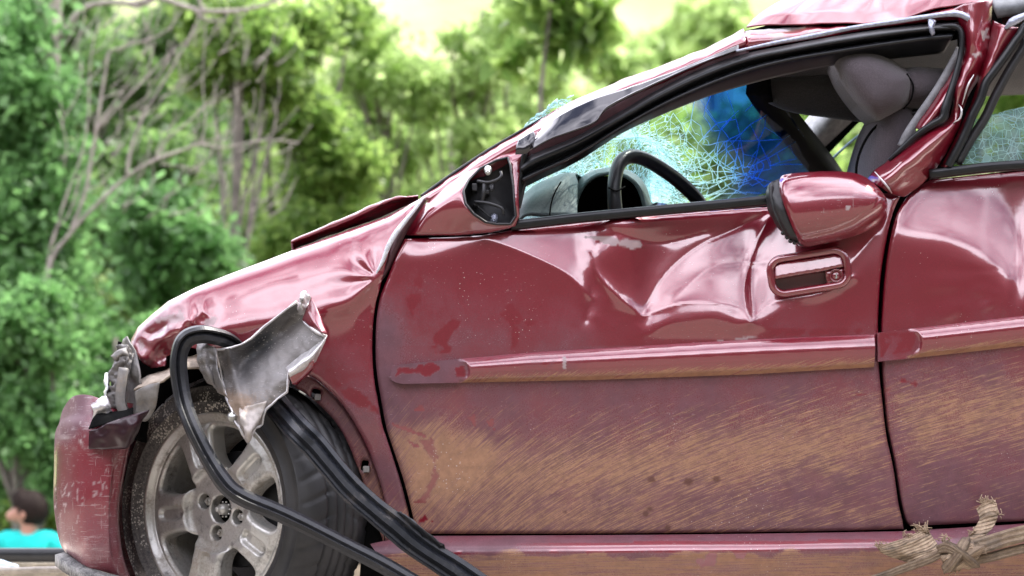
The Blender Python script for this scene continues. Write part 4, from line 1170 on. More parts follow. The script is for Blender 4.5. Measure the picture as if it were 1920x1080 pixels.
# rear quarter (outside the picture, so the car does not end at the frame)
loft('rear_quarter', [[(2310, 330, .02), (2310, 500, 0), (2300, 700, 0), (2280, 950, .02)], [(2700, 350, .06), (2720, 500, .02), (2720, 700, .02), (2660, 950, .05)], [(2790, 380, .35), (2800, 500, .3), (2800, 700, .3), (2740, 950, .3)], [(2760, 460, 1.5), (2760, 560, 1.5), (2760, 760, 1.5), (2700, 950, 1.5)]], M['paint'], car, 20, 20, .01, linear=False,
     attr=lambda u, v: {'dust': .4 + 0 * u, 'mud': .4 * ramp(v, 700, 850), 'wipe': 0 * u, 'scrape': 0 * u, 'streak': streak(u, v)})

clean = lambda d=.1, m=0.0: (lambda u, v: {'dust': d + 0 * u, 'mud': m + 0 * u, 'wipe': 0 * u, 'scrape': 0 * u, 'streak': streak(u, v)})

# ---- door handle, lock, window seal
def ring(name, loop, prof, mat, parent, y):
    pts = [P(u, v, y) for u, v in loop]
    pts = pts + pts[:2]
    v, f = sweep_geo(pts, prof, None, cap=False)
    return mesh_obj(name, np.array(v), f, mat, parent, attrs={k: (np.full(len(v), x) if k != 'streak' else np.zeros((len(v), 3))) for k, x in (('dust', .12), ('mud', 0), ('wipe', 0), ('scrape', 0), ('streak', 0))})
hy = float(front_relief(np.array([1517.]), np.array([560.]))[0])
ring('handle_bezel', rrect(*HC, 144, 66, 23, HR, 8), circ(.0075, 8, 1.1), M['paint'], front_door, hy - .004)
c9, s9 = math.cos(R(HR)), math.sin(R(HR))
def hl(x, y): return (HC[0] + x * c9 - y * s9, HC[1] + x * s9 + y * c9)
flap = [hl(-64, -22), hl(-50, -26), hl(52, -26), hl(66, -20), hl(66, 0), hl(30, 2), hl(-20, 2), hl(-66, 3)]
panel('handle_flap', flap, lambda u, v: hy - .008 - .0042 * (v - 500 + (u - 1517) * .16) / 16, M['paint'], front_door, step=3, roll=4, lip=.02, attr=clean(.2))
o = panel('handle_recess', rrect(*HC, 136, 58, 20, HR, 6), lambda u, v: hy + .034, M['paint'], front_door, step=5, roll=0, lip=.0, attr=clean(.3))
tub = [P(u, v, hy) for u, v in handle_hole]; tb2 = [P(u, v, hy + .034) for u, v in handle_hole]
n = len(tub)
mesh_obj('recess_wall', np.array([tuple(p) for p in tub + tb2]), [(i, (i + 1) % n, n + (i + 1) % n, n + i) for i in range(n)], M['inner'], front_door)
panel('lock_plate', [hl(30, 3), hl(65, 3), hl(65, 24), hl(58, 29), hl(30, 28)], lambda u, v: hy - .003, M['paint'], front_door, step=3, roll=3, lip=.03, attr=clean(.15))
g = Geo(); lc = P(*hl(49, 15), hy - .004)
g.lathe([(.0, -.002), (.0085, -.002), (.0095, 0), (.0125, .0), (.0125, -.005), (.0135, -.006), (.0145, -.004), (.0145, .006)], Matrix.Translation(lc), 24); g.make('lock', M['paint'], front_door, attrs={k: np.zeros(24 * 8) for k in ('dust', 'mud', 'wipe', 'scrape')})
g = Geo(); g.box((lc.x - .0015, lc.y - .004, lc.z - .006), (lc.x + .0015, lc.y - .001, lc.z + .006)); g.make('key_slot', M['silver'], front_door, smooth=False)

flat_strip = lambda w, d: [(d, -w * .8), (d * 1.15, -w * .2), (d, w * .8), (d * .4, w), (-d, w), (-d, -w), (d * .3, -w)]
sweep('window_seal', [(958, 423, .01), (1100, 407, .008), (1250, 393, .006), (1400, 379, .006), (1500, 369, .01), (1640, 356, .014)], flat_strip(.0105, .012), M['rubber'], front_door, n=40)
sweep('window_seal', [(1742, 327, .012), (1850, 314, .008), (1930, 308, .006), (2100, 292, .006), (2290, 262, .01)], flat_strip(.0105, .012), M['rubber'], rear_door, n=40)

# ---- mirror mount on the front corner of the door
MB = [(752, 441), (762, 420), (785, 395), (800, 378), (837, 345), (870, 323), (905, 300), (940, 278), (985, 262), (984, 285), (972, 296), (958, 292)]
CAV = [(957, 310), (962, 348), (967, 405), (957, 420), (931, 420), (910, 416), (888, 401), (873, 382), (869, 358), (879, 337), (900, 316), (930, 301), (952, 295)]
def mm_y(u, v):
    sv = np.interp(u, [750, 800, 870, 940, 985], [441, 372, 320, 274, 258])
    t = (v - sv)
    bulge = .055 * np.exp(-((u - 905) / 75) ** 2 - ((v - 385) / 55) ** 2)
    return .004 + .055 * ramp(t, 42, 0) ** 1.5 - bulge + .02 * ramp(u, 790, 750) + .004 * fbm(u, v, 70, 5, 2)
mm_poly = curve_px([(750, 441), (762, 420), (785, 394), (837, 344), (870, 322), (905, 298), (940, 276), (985, 258)]) + [(990, 280), (975, 305), (972, 350), (974, 405), (966, 424), (920, 435), (860, 440)]
mm = panel('mirror_mount', mm_poly, mm_y, M['paint'], front_door, step=3.5, roll=4, lip=.02, attr=clean(.08), holes=[CAV])
n = len(CAV)
cv0 = [P(u, v, float(mm_y(np.array([u * 1.]), np.array([v * 1.]))[0]) - .002) for u, v in CAV]
ring2 = cv0 + [P(921 + (u - 921) * .93, 360 + (v - 360) * .93, .045) for u, v in CAV] 
mesh_obj('mount_cavity', np.array([tuple(p) for p in ring2] + [tuple(P(921, 360, .05))]), [(i, (i + 1) % n, n + (i + 1) % n, n + i) for i in range(n)] + [(n + i, n + (i + 1) % n, 2 * n) for i in range(n)], M['plastic'], mm)
ring('cavity_rim', [(u, v) for u, v in CAV], circ(.0025, 6), M['plastic'], mm, -.03) if False else None
g = Geo()
lp = [tuple(p) for p in cv0]; v_, f_ = sweep_geo(lp + lp[:2], circ(.0028, 6), None, cap=False); g.add(v_, f_)
g.make('cavity_rim', M['plastic'], mm)
def wire(pts, r, mat='plastic', n=24): 
    g = Geo(); g.tube(catmull([tuple(P(*q)) for q in pts], n), r, 7); g.make('bracket_rod', M[mat], mm)
wire([(897, 340, -.005), (915, 342, -.012), (932, 337, -.015), (940, 330, -.015), (939, 322, -.01)], .0035)
wire([(890, 378, -.005), (915, 381, -.014), (940, 390, -.016), (944, 402, -.012)], .0035)
wire([(908, 345, -.008), (907, 360, -.012), (904, 378, -.008)], .0045)
g = Geo()
for (a, b, w, h) in ((898, 341, 8, 6), (892, 382, 7, 10), (912, 361, 12, 8), (890, 352, 10, 14)):
    c = P(a, b, .01); k = D / F; g.box((c.x - w * k / 2, -.004, c.z - h * k / 2), (c.x + w * k / 2, .05, c.z + h * k / 2))
bev(g.make('bracket_block', M['plastic'], mm, smooth=False), .002)
def stud(u, v, r, y, L, mat, name='stud'):
    g = Geo(); c = P(u, v, y); g.lathe([(0, -L), (r * .35, -L), (r * .4, -L + .004), (r * .8, -L), (r, -L + .003), (r, 0), (r * 1.5, .001), (r * 1.5, .02)], Matrix.Translation(c) @ Matrix.Rotation(.35, 4, 'X'), 14)
    g.make(name, M[mat], mm)
stud(915, 321, .0055, .0, .018, 'silver'); stud(922, 354, .0045, .004, .014, 'plastic'); stud(926, 412, .006, .008, .012, 'chrome')
g = Geo(); g.tube(catmull([tuple(P(*q)) for q in [(895, 386, .0), (908, 398, .004), (922, 409, .004)]], 8), .002, 6); g.make('bracket_rod', M['plastic'], mm)

# ---- A pillar and door frame
pil_top = [(790, 372, .075), (837, 338, .075), (877, 311, .075), (920, 283, .075), (975, 250, .07), (1017, 223, .07), (1068, 193, .07), (1164, 152, .07), (1225, 131, .07), (1286, 107, .07), (1347, 80, .07), (1395, 55, .07)]
pil_mid = [(800, 375, .045), (840, 346, .042), (880, 322, .04), (925, 295, .036), (985, 260, .03), (1030, 240, .025), (1080, 210, .024), (1168, 172, .022), (1230, 148, .02), (1290, 122, .02), (1350, 97, .02), (1398, 77, .02)]
pil_low = [(805, 392, .05), (845, 366, .05), (890, 340, .05), (935, 318, .05), (990, 290, .05), (1035, 268, .05), (1085, 240, .05), (1172, 198, .05), (1234, 170, .05), (1294, 142, .05), (1354, 116, .05), (1400, 98, .05)]
loft('a_pillar', [pil_top, pil_mid, pil_low], M['paint'], car, 70, 14, .004, .003, .05, attr=clean(.05))
sweep('pillar_gasket', [(u, v - 3, y + .006) for u, v, y in pil_top[:6]], circ(.006, 7, .8), M['rubber'], car, n=60, scale=[1, 1, 1, 1, .8, .2])
# gloss-black frame skin, bent outwards so that it mirrors the clouds
loft('pillar_trim', [[(1008, 250, .008), (1050, 216, -.002), (1110, 186, -.004), (1180, 164, -.002), (1260, 136, .004), (1330, 108, .010), (1385, 84, .014)],
                     [(1000, 266, -.018), (1045, 240, -.030), (1110, 210, -.030), (1175, 182, -.022), (1245, 150, -.010), (1325, 114, .002), (1385, 88, .010)],
                     [(998, 280, -.030), (1040, 258, -.044), (1112, 232, -.044), (1140, 198, -.034), (1240, 150, -.014), (1322, 116, -.002), (1385, 93, .006)]], M['gloss'], front_door, 60, 14, .003, .0015, .06)
loft('pillar_trim', [[(972, 262, -.004), (988, 252, -.002), (1000, 246, 0)], [(968, 278, -.016), (988, 270, -.022), (1004, 256, -.016)], [(966, 290, -.014), (985, 288, -.022), (998, 280, -.02)]], M['gloss'], front_door, 14, 10, .003, .002, .03)

# dark window frame with its seal ridges
fr_out = [(975, 305, .02), (1000, 290, .02), (1082, 256, .02), (1164, 210, .02), (1241, 165, .02), (1327, 125, .02), (1404, 100, .02), (1480, 85, .02), (1560, 70, .02), (1650, 56, .02), (1740, 46, .02), (1798, 42, .02)]
fr_1 = [(977, 318, -.002), (1003, 302, -.002), (1082, 268, -.002), (1164, 222, -.002), (1241, 178, -.002), (1327, 138, -.002), (1404, 111, -.002), (1480, 95, -.002), (1560, 80, -.002), (1650, 66, -.002), (1740, 55, -.002), (1796, 52, -.002)]
fr_2 = [(978, 330, .024), (1006, 315, .024), (1082, 281, .024), (1164, 233, .024), (1241, 190, .024), (1327, 150, .024), (1404, 122, .024), (1480, 104, .024), (1560, 90, .024), (1650, 76, .024), (1740, 64, .024), (1790, 60, .024)]
fr_3 = [(979, 338, .004), (1008, 324, .004), (1082, 290, .004), (1164, 240, .004), (1241, 198, .004), (1327, 160, .004), (1404, 133, .004), (1480, 114, .004), (1560, 100, .004), (1650, 86, .004), (1740, 74, .004), (1786, 70, .004)]
fr_4 = [(980, 352, .05), (1012, 336, .05), (1082, 302, .06), (1164, 250, .07), (1241, 214, .08), (1327, 180, .09), (1404, 157, .1), (1480, 138, .1), (1560, 122, .1), (1650, 112, .1), (1740, 102, .1), (1770, 98, .1)]
loft('window_frame', [fr_out, fr_1, fr_2, fr_3, fr_4], M['rubber'], front_door, 80, 30, .003)
loft('frame_skin', [[(988, 272, .03), (1082, 236, .03), (1164, 190, .03), (1241, 150, .03), (1327, 110, .03), (1404, 92, .03)], [(986, 300, .028), (1082, 262, .028), (1164, 214, .028), (1241, 170, .028), (1327, 130, .028), (1404, 104, .028)]], M['inner'], front_door, 40, 6, .002)
loft('frame_skin', [[(1385, 62, .11), (1480, 38, .11), (1560, 26, .11), (1700, 16, .11), (1800, 0, .11), (1870, -20, .11)], [(1380, 140, .08), (1480, 120, .08), (1560, 105, .08), (1700, 92, .08), (1800, 72, .08), (1880, 50, .08)]], M['dark'], front_door, 40, 6, .004)
loft('pillar_core', [[(1790, 20, .06), (1796, 100, .06), (1778, 190, .06), (1760, 228, .06), (1700, 280, .06), (1640, 340, .06), (1660, 400, .06)], [(1880, 20, .07), (1868, 100, .07), (1842, 190, .07), (1818, 238, .07), (1790, 300, .07), (1755, 345, .07), (1740, 420, .07)]], M['dark'], front_door, 40, 6, .01)
sweep('frame_post', [(984, 285, .012), (975, 330, .014), (970, 370, .014), (968, 415, .014)], circ(.011, 7, .6), M['rubber'], front_door, n=20)
sweep('frame_post', [(1000, 290, .03), (984, 340, .03), (972, 390, .03)], circ(.006, 6), M['plastic'], front_door, n=14)
# rear upright of the front window: channel, red frame, hanging seal
sweep('window_channel', [(1800, 92, .03), (1780, 130, .03), (1755, 172, .03), (1725, 215, .03), (1702, 250, .03), (1690, 275, .034)], [(.010, -.009), (.010, .009), (-.01, .009), (-.01, -.009)], simple('grey_window_channel', (.18, .18, .19), .45), front_door, n=30)
loft('rear_frame_rail', [[(1802, 98, .02), (1786, 135, .02), (1762, 172, .02), (1738, 208, .02), (1715, 240, .024)], [(1806, 112, -.004), (1793, 145, -.006), (1776, 178, -.008), (1752, 212, -.006), (1728, 244, .0)], [(1800, 135, .01), (1792, 165, .01), (1775, 205, .01), (1756, 228, .01), (1738, 250, .012)]], M['paint'], front_door, 24, 12, .003, .002, .05, attr=clean(.1))
sweep('door_seal', [(1745, 52, .01), (1790, 50, .0), (1803, 64, -.004), (1802, 100, -.006), (1790, 150, -.010), (1774, 200, -.012), (1768, 222, -.012), (1748, 234, -.008), (1715, 256, .004), (1685, 284, .010), (1668, 300, .02)], circ(.0105, 9, .8), M['rubber'], front_door, scale=[.5, .8, .8, .8, .9, 1.2, 1.2, 1, .8, .6, .5], n=60)
sweep('peeled_trim_edge', [(1380, 96, .0), (1450, 81, -.004), (1520, 68, -.008), (1600, 52, -.010), (1680, 40, -.012), (1740, 31, -.012), (1790, 26, -.014), (1815, 34, -.014), (1826, 52, -.012)], [(.004, -.008), (.008, 0), (.004, .008), (-.002, .008), (-.002, -.008)], M['chrome'], car, scale=[.3, .5, .65, .55, .65, .6, .8, .9, .5], n=70)
loft('peeled_scrap', [[(1740, 33, -.01), (1748, 36, -.014), (1754, 40, -.01)], [(1740, 48, -.02), (1748, 50, -.026), (1753, 52, -.02)], [(1742, 62, -.016), (1747, 68, -.02), (1752, 64, -.016)]], M['chrome'], car, 8, 10, .001, .003, .02)

# ---- roof
loft('roof_rail', [[(1398, 60, .08), (1470, 54, .08), (1545, 47, .08), (1620, 46, .08), (1690, 36, .08), (1760, 20, .08), (1800, 10, .08)],
                   [(1398, 74, .03), (1470, 68, .03), (1545, 56, .03), (1620, 50, .025), (1690, 41, .02), (1760, 28, .015), (1806, 20, .01)],
                   [(1398, 96, .03), (1470, 82, .03), (1545, 70, .03), (1620, 56, .03), (1690, 46, .03), (1760, 38, .03), (1806, 36, .03)]], M['paint'], car, 40, 12, .003, .004, .04, attr=lambda u, v: {'dust': .15 + 0 * u, 'mud': 0 * u, 'wipe': 0 * u, 'scrape': smear(u, v, [[(1440, 66), (1540, 54), (1536, 66), (1450, 78)]], 3, 4), 'streak': streak(u, v)})
loft('roof_panel', [[(1400, 54, .07), (1470, 50, .06), (1540, 44, .05), (1620, 45, .05), (1690, 34, .05), (1760, 16, .05), (1862, 2, .06), (1960, -16, .08), (2200, -20, .08)],
                    [(1414, 40, .10), (1480, 30, .07), (1550, 22, .08), (1625, 28, .07), (1700, 12, .08), (1770, -8, .065), (1870, -20, .08), (1960, -36, .1), (2200, -40, .1)],
                    [(1456, 14, .14), (1510, 2, .10), (1570, -10, .15), (1640, -6, .10), (1720, -30, .14), (1790, -50, .12), (1880, -60, .14), (1960, -66, .16), (2200, -70, .16)],
                    [(1500, -10, .2), (1550, -30, .2), (1610, -45, .25), (1680, -50, .2), (1750, -70, .25), (1820, -85, .25), (1900, -90, .25), (1980, -90, .3), (2200, -90, .3)],
                    [(1560, 90, .8), (1610, 60, .8), (1680, 50, .8), (1740, 40, .8), (1800, 40, .8), (1860, 40, .8), (1920, 40, .8), (2000, 40, .8), (2200, 30, .8)],
                    [(1580, 215, 1.5), (1630, 170, 1.5), (1690, 165, 1.5), (1740, 160, 1.5), (1800, 150, 1.5), (1850, 150, 1.5), (1910, 150, 1.5), (1990, 150, 1.5), (2150, 150, 1.5)]], M['paint'], car, 90, 60, .003, .009, .17, seed=6, linear=True, attr=clean(.08))
loft('roof_lining', [[(1404, 120, .2), (1500, 100, .2), (1650, 80, .2), (1800, 60, .2), (2000, 40, .2)], [(1416, 172, .55), (1500, 120, .55), (1650, 100, .55), (1800, 80, .55), (2000, 60, .55)], [(1460, 192, .8), (1560, 170, .8), (1680, 150, .9), (1800, 130, .9), (2000, 110, .9)], [(1560, 216, 1.3), (1640, 200, 1.4), (1700, 190, 1.4), (1800, 180, 1.4), (2000, 170, 1.4)]], M['liner'], car, 30, 24, .01)
loft('sun_visor', [[(1412, 150, .40), (1500, 148, .40), (1600, 140, .42), (1700, 140, .45)], [(1412, 160, .385), (1500, 165, .38), (1600, 170, .40), (1700, 170, .43)], [(1418, 176, .40), (1480, 200, .40), (1560, 212, .42), (1640, 222, .45)], [(1440, 184, .44), (1490, 205, .44), (1560, 215, .46), (1640, 224, .48)]], M['liner'], car, 30, 14, .014)
loft('pillar_cover', [[(1498, 243, 1.35), (1532, 206, 1.35), (1560, 180, 1.35)], [(1512, 264, 1.30), (1560, 212, 1.30), (1600, 180, 1.3)], [(1534, 284, 1.35), (1604, 218, 1.35), (1640, 185, 1.35)]], M['trim'], car, 12, 14, .01)
loft('far_frame', [[(1536, 284, 1.36), (1604, 216, 1.36), (1650, 170, 1.36)], [(1548, 294, 1.36), (1618, 222, 1.36), (1670, 175, 1.36)]], M['dark'], car, 12, 6, .01)
sweep('far_window_edge', [(1545, 312, 1.45), (1600, 262, 1.45), (1650, 228, 1.45)], circ(.004, 6), simple('glass_edge', (.25, .4, .5), .2), car, n=10)
sweep('far_header', [(1420, 150, .28), (1440, 182, .5), (1480, 232, .85), (1520, 280, 1.2), (1556, 326, 1.45), (1580, 365, 1.6)], [(.03, -.020), (.03, .018), (-.03, .024), (-.03, -.026)], M['dark'], car, n=30)
sweep('far_sill', [(900, 505, 1.5), (1300, 490, 1.55), (1800, 470, 1.55)], circ(.03, 8), M['plastic'], car, n=10)

# ---- B pillar, kinked and crumpled
loft('b_pillar', [[(1786, 18, .03), (1800, 45, .02), (1803, 80, .02), (1801, 110, .02), (1792, 145, .02), (1785, 172, .02), (1787, 200, .012), (1776, 226, .012), (1747, 233, .022), (1690, 280, .03), (1640, 322, .03), (1627, 338, .034)],
                  [(1815, 5, -.012), (1818, 40, -.02), (1822, 80, -.026), (1816, 110, -.010), (1805, 145, -.028), (1796, 172, -.030), (1791, 203, -.004), (1787, 229, -.010), (1755, 258, -.030), (1706, 298, -.034), (1664, 334, -.030), (1650, 350, -.016)],
                  [(1845, 0, -.006), (1842, 40, -.006), (1838, 80, -.004), (1830, 112, -.018), (1818, 148, -.006), (1806, 176, -.010), (1797, 205, .0), (1794, 230, -.006), (1768, 274, -.010), (1722, 318, -.014), (1684, 352, -.010), (1668, 362, -.002)],
                  [(1860, -2, .03), (1857, 40, .03), (1856, 80, .03), (1845, 118, .03), (1834, 150, .03), (1815, 180, .025), (1803, 207, .02), (1801, 230, .02), (1770, 292, .02), (1740, 334, .02), (1710, 358, .02), (1694, 368, .02)]], M['paint'], car, 90, 34, .003, .0035, .06, seed=14, attr=lambda u, v: {'dust': .12 + 0 * u, 'mud': 0 * u, 'wipe': 0 * u, 'scrape': smear(u, v, [[(1815, 170), (1832, 138), (1838, 145), (1824, 168), (1805, 200)], [(1838, 60), (1856, 50), (1856, 70), (1842, 80)], [(1820, 100), (1844, 96), (1838, 116), (1828, 112)]], 2, 3), 'streak': streak(u, v)})
for pts in ([(1797, 196, -.01), (1803, 206, -.018), (1800, 222, -.018), (1788, 230, -.016)], [(1640, 322, -.02), (1662, 348, -.03), (1672, 362, -.014)], [(1826, 140, -.02), (1814, 162, -.024), (1804, 196, -.018)]):
    sweep('chipped_edge', pts, circ(.0045, 5, .6), M['bare'], car, scale=[.4, 1, .9, .4], n=16)
# rear door frame and seals
loft('rear_window_frame', [[(1862, 38, .03), (1852, 80, .03), (1846, 110, .03), (1838, 140, .03), (1826, 180, .03), (1812, 215, .03), (1795, 255, .03), (1765, 312, .03)],
                           [(1885, 48, -.008), (1870, 85, -.010), (1858, 115, -.010), (1846, 146, -.006), (1834, 186, -.002), (1818, 222, .0), (1800, 262, .0), (1772, 314, .004)],
                           [(1915, 52, .01), (1890, 88, .01), (1872, 118, .01), (1856, 150, .01), (1842, 190, .012), (1824, 226, .014), (1806, 266, .014), (1778, 316, .014)]], M['paint'], rear_door, 40, 12, .003, .0025, .06, attr=clean(.1))
loft('rear_roof_edge', [[(1858, -4, .05), (1900, -10, .05), (2000, -20, .05), (2300, 0, .05)], [(1862, 14, .02), (1900, 10, .02), (2000, 0, .02), (2300, 30, .02)], [(1870, 34, .03), (1900, 30, .03), (2000, 20, .03), (2300, 60, .03)]], simple('grey_roof_moulding', (.14, .15, .16), .4), car, 20, 8, .003)
sweep('peeled_trim_edge', [(1884, 54, -.012), (1897, 42, -.014), (1912, 34, -.012), (1925, 28, -.01)], [(.003, -.009), (.007, 0), (.003, .009), (-.002, .009), (-.002, -.009)], M['chrome'], rear_door, scale=[.3, 1, .9, .7], n=20)
sweep('rear_window_seal', [(2300, 70, 0), (2000, 42, .0), (1930, 46, .0), (1912, 66, -.002), (1888, 100, -.004), (1866, 130, -.006), (1848, 156, -.006), (1838, 186, -.006), (1824, 215, -.004), (1806, 258, .0), (1786, 296, .004), (1778, 312, .006)], circ(.0115, 9, .85), M['rubber'], rear_door, n=70)
sweep('rear_window_seal', [(2300, 84, .02), (2000, 58, .02), (1936, 66, .02), (1914, 98, .02), (1890, 136, .02), (1866, 180, .02), (1846, 222, .02), (1820, 262, .02), (1795, 306, .02)], circ(.013, 9, .8), M['plastic'], rear_door, n=60)

# ---- glass
def wind_geo():
    nu, nv = 70, 50
    A, Bc, C, Dd = np.array(P(962, 338, .10)), np.array(P(1424, 128, .22)), np.array(P(1556, 328, 1.42)), np.array(P(985, 500, 1.45))
    a, b = np.meshgrid(np.linspace(0, 1, nu), np.linspace(0, 1, nv))     # a: up the screen, b: across to the far side
    W = ((1 - b) * (1 - a))[..., None] * A + ((1 - b) * a)[..., None] * Bc + (b * a)[..., None] * C + (b * (1 - a))[..., None] * Dd
    n = np.cross(Bc - A, Dd - A); n /= np.linalg.norm(n)
    if n[2] < 0: n = -n
    sag = -.055 * np.sin(np.pi * a) * np.sin(np.pi * np.clip(b * 1.1, 0, 1)) + .05 * np.exp(-((a - .40 - .10 * np.sin(b * 5)) / .07) ** 2) * ramp(b, 0, .2)
    W = W + n * (sag + .009 * fbm(a * 100, b * 100, 26, 3, 3))[..., None]
    return W, a, b, n
WG, wa, wb, wn_ = wind_geo()
crush = np.clip(1.15 - 1.9 * np.clip(wa - .22, 0, 1) + .35 * fbm(wa * 100, wb * 100, 24, 8, 3), .16, 1.2) 
ridge = np.exp(-((wa - .44 - .10 * np.sin(wb * 5)) / .05) ** 2)
crush = np.clip(crush * .92 + .55 * ridge * (wa < .7), 0, 1.25)
band = ramp(wa + .03 * np.sin(wb * 9), .66, .80)
nv_, nu_ = wa.shape
wf = [(j * nu_ + i, j * nu_ + i + 1, (j + 1) * nu_ + i + 1, (j + 1) * nu_ + i) for j in range(nv_ - 1) for i in range(nu_ - 1)]
wind = mesh_obj('windscreen', WG.reshape(-1, 3), wf, M['glass'], car, attrs={'crush': crush.ravel(), 'band': band.ravel()})
# long cracks: arcs round the blow and radial runs
def wpt(a, b):
    i = np.clip(a * (nu_ - 1), 0, nu_ - 1.001); j = np.clip(b * (nv_ - 1), 0, nv_ - 1.001)
    i0, j0 = int(i), int(j); x, y = i - i0, j - j0
    return (WG[j0, i0] * (1 - x) + WG[j0, i0 + 1] * x) * (1 - y) + (WG[j0 + 1, i0] * (1 - x) + WG[j0 + 1, i0 + 1] * x) * y
cv, cf, cbnd = [], [], []
rg = random.Random(21)
def crack(path, w):
    pts = [wpt(min(max(a, .003), .997), min(max(b, .003), .997)) - np.array([0, .002, 0]) for a, b in path]
    prof = [(w, 0), (0, w * .8), (-w * .6, 0), (0, -w * .8)]
    if len(pts) < 3: return
    v, f = sweep_geo(pts, prof, [(.35 + .65 * math.sin(math.pi * (i + .5) / len(pts))) for i in range(len(pts))], False, len(cv))
    cv.extend([tuple(p) for p in v]); cf.extend(f)
    for a, b in path: cbnd.extend([float(ramp(np.array(a), .66, .80))] * 4)
def web(ca, cb, nr, radii, p_arc):
    # laid out as an even net over the sagging sheet
    M2 = lambda x, y: (ca + (180 * x - 80 * y) / 97000, cb + (200 * x + 450 * y) / 97000)
    angs = [2 * math.pi * (i + rg.uniform(-.35, .35)) / nr for i in range(nr)]
    P_ = {}
    for i, an in enumerate(angs):
        kink = 0
        for j, r in enumerate(radii):
            kink += rg.uniform(-.06, .06)
            P_[i, j] = M2(r * math.cos(an + kink) + rg.uniform(-3, 3), r * math.sin(an + kink) + rg.uniform(-3, 3))
    ok = lambda p: -.02 < p[0] < 1.02 and -.02 < p[1] < 1.02
    lerp = lambda p, q, s: (p[0] + (q[0] - p[0]) * s, p[1] + (q[1] - p[1]) * s)
    for i in range(nr):
        for j in range(len(radii) - 1):
            if not (ok(P_[i, j]) and ok(P_[i, j + 1])): continue
            if rg.random() < .88: crack([lerp(P_[i, j], P_[i, j + 1], s) for s in (0, .5, 1)], rg.uniform(.0008, .0017))
            n_ = (i + 1) % nr
            if ok(P_[n_, j]) and rg.random() < p_arc:
                m_ = lerp(P_[i, j], P_[n_, j], .5); m_ = (m_[0] + rg.uniform(-.006, .006), m_[1] + rg.uniform(-.006, .006))
                crack([P_[i, j], m_, P_[n_, j]], rg.uniform(.0008, .0017))
grow = lambda r0, q, n: [r0 * q ** i for i in range(n)]
web(.50, .42, 22, grow(10, 1.30, 14), .75)
web(.76, .62, 15, grow(14, 1.36, 10), .62)
web(.28, .30, 14, grow(12, 1.36, 10), .6)
web(.66, .22, 12, grow(14, 1.40, 8), .55)
for k in range(130):                                   # angular shards in the crushed lower zone
    a = rg.random() * .62; b = rg.random(); an = rg.uniform(0, 6.28); L = rg.uniform(.02, .05)
    crack([(a, b), (a + L * math.cos(an), b + L * math.sin(an)), (a + L * math.cos(an) + L * .8 * math.cos(an + 1.9), b + L * math.sin(an) + L * .8 * math.sin(an + 1.9))], rg.uniform(.0006, .0013))
mesh_obj('cracks', np.array(cv), cf, M['crack'], wind, attrs={'band': np.array(cbnd)}, kind='stuff')
# crushed glass sticking up outside the pillar
ng = 14
rows = [[(978, 250, .10), (1000, 236, .10), (1030, 215, .10), (1070, 192, .10)], [(990, 232, .13), (1008, 214, .13), (1036, 197, .13), (1072, 186, .13)], [(1002, 220, .2), (1020, 206, .2), (1044, 193, .2), (1074, 184, .2)]]
loft('crushed_glass', rows, M['glass'], wind, 26, 12, 0, .012, .02, attr=lambda u, v: {'crush': .95 + 0 * u, 'band': 0 * u})
for k in range(22):
    a = rg.random(); u = 982 + a * 86; v = 246 - 58 * a + rg.uniform(-16, -2) * (1 - abs(a - .5)); an = rg.uniform(-.6, 1.2); L = rg.uniform(8, 20)
    sweep('glass_splinter', [(u, v, .09), (u + L * .5 * math.cos(an), v - L * .5 * math.sin(an), .085), (u + L * math.cos(an), v - L * math.sin(an), .09)], circ(.0022, 4), M['crack'], wind, scale=[.5, 1, .3], n=5, attrs={'band': np.zeros(20)})
rg_rows = [[(1826, 224, .03), (1870, 212, .025), (1920, 200, .02), (2060, 175, .02), (2280, 150, .03)], [(1808, 255, .03), (1865, 250, .02), (1920, 245, .018), (2060, 230, .018), (2280, 210, .03)], [(1776, 310, .03), (1850, 305, .026), (1920, 300, .024), (2060, 290, .024), (2280, 262, .03)]]
loft('rear_side_glass', rg_rows, M['glass'], rear_door, 60, 30, 0, .003, .05, attr=lambda u, v: {'crush': 1.12 + .15 * ramp(u + fbm(u, v, 25, 4, 3) * 30, 1850, 1790) + .12 * fbm(u, v, 60, 5, 3), 'band': 0 * u})

# ---- cabin
loft('dashboard', [[(962, 430, .12), (985, 405, .12), (1020, 405, .13), (1050, 405, .14), (1082, 405, .15)],
                   [(970, 388, .16), (1000, 364, .16), (1035, 349, .17), (1064, 340, .20), (1082, 348, .23)],
                   [(978, 372, .3), (1008, 348, .3), (1040, 335, .30), (1068, 328, .31), (1090, 328, .33)],
                   [(1000, 395, .8), (1030, 380, .8), (1090, 372, .8), (1150, 370, .8), (1220, 380, .8)], [(1000, 430, 1.45), (1040, 420, 1.45), (1100, 415, 1.45), (1160, 415, 1.45), (1220, 420, 1.45)]], M['dash'], car, 40, 40, .006)
dash_hood = loft('instrument_hood', [[(1078, 405, 0.270), (1082, 375, 0.270), (1098, 345, 0.270), (1125, 328, 0.270), (1165, 328, 0.280), (1195, 350, 0.280), (1212, 400, 0.290)],
                         [(1068, 410, 0.320), (1072, 370, 0.320), (1092, 335, 0.330), (1122, 319, 0.340), (1168, 320, 0.360), (1202, 344, 0.380), (1222, 405, 0.400)],
                         [(1062, 415, 0.510), (1068, 372, 0.510), (1090, 334, 0.510), (1122, 320, 0.510), (1170, 321, 0.540), (1206, 346, 0.560), (1226, 410, 0.580)]], M['dash'], car, 40, 14, .008)
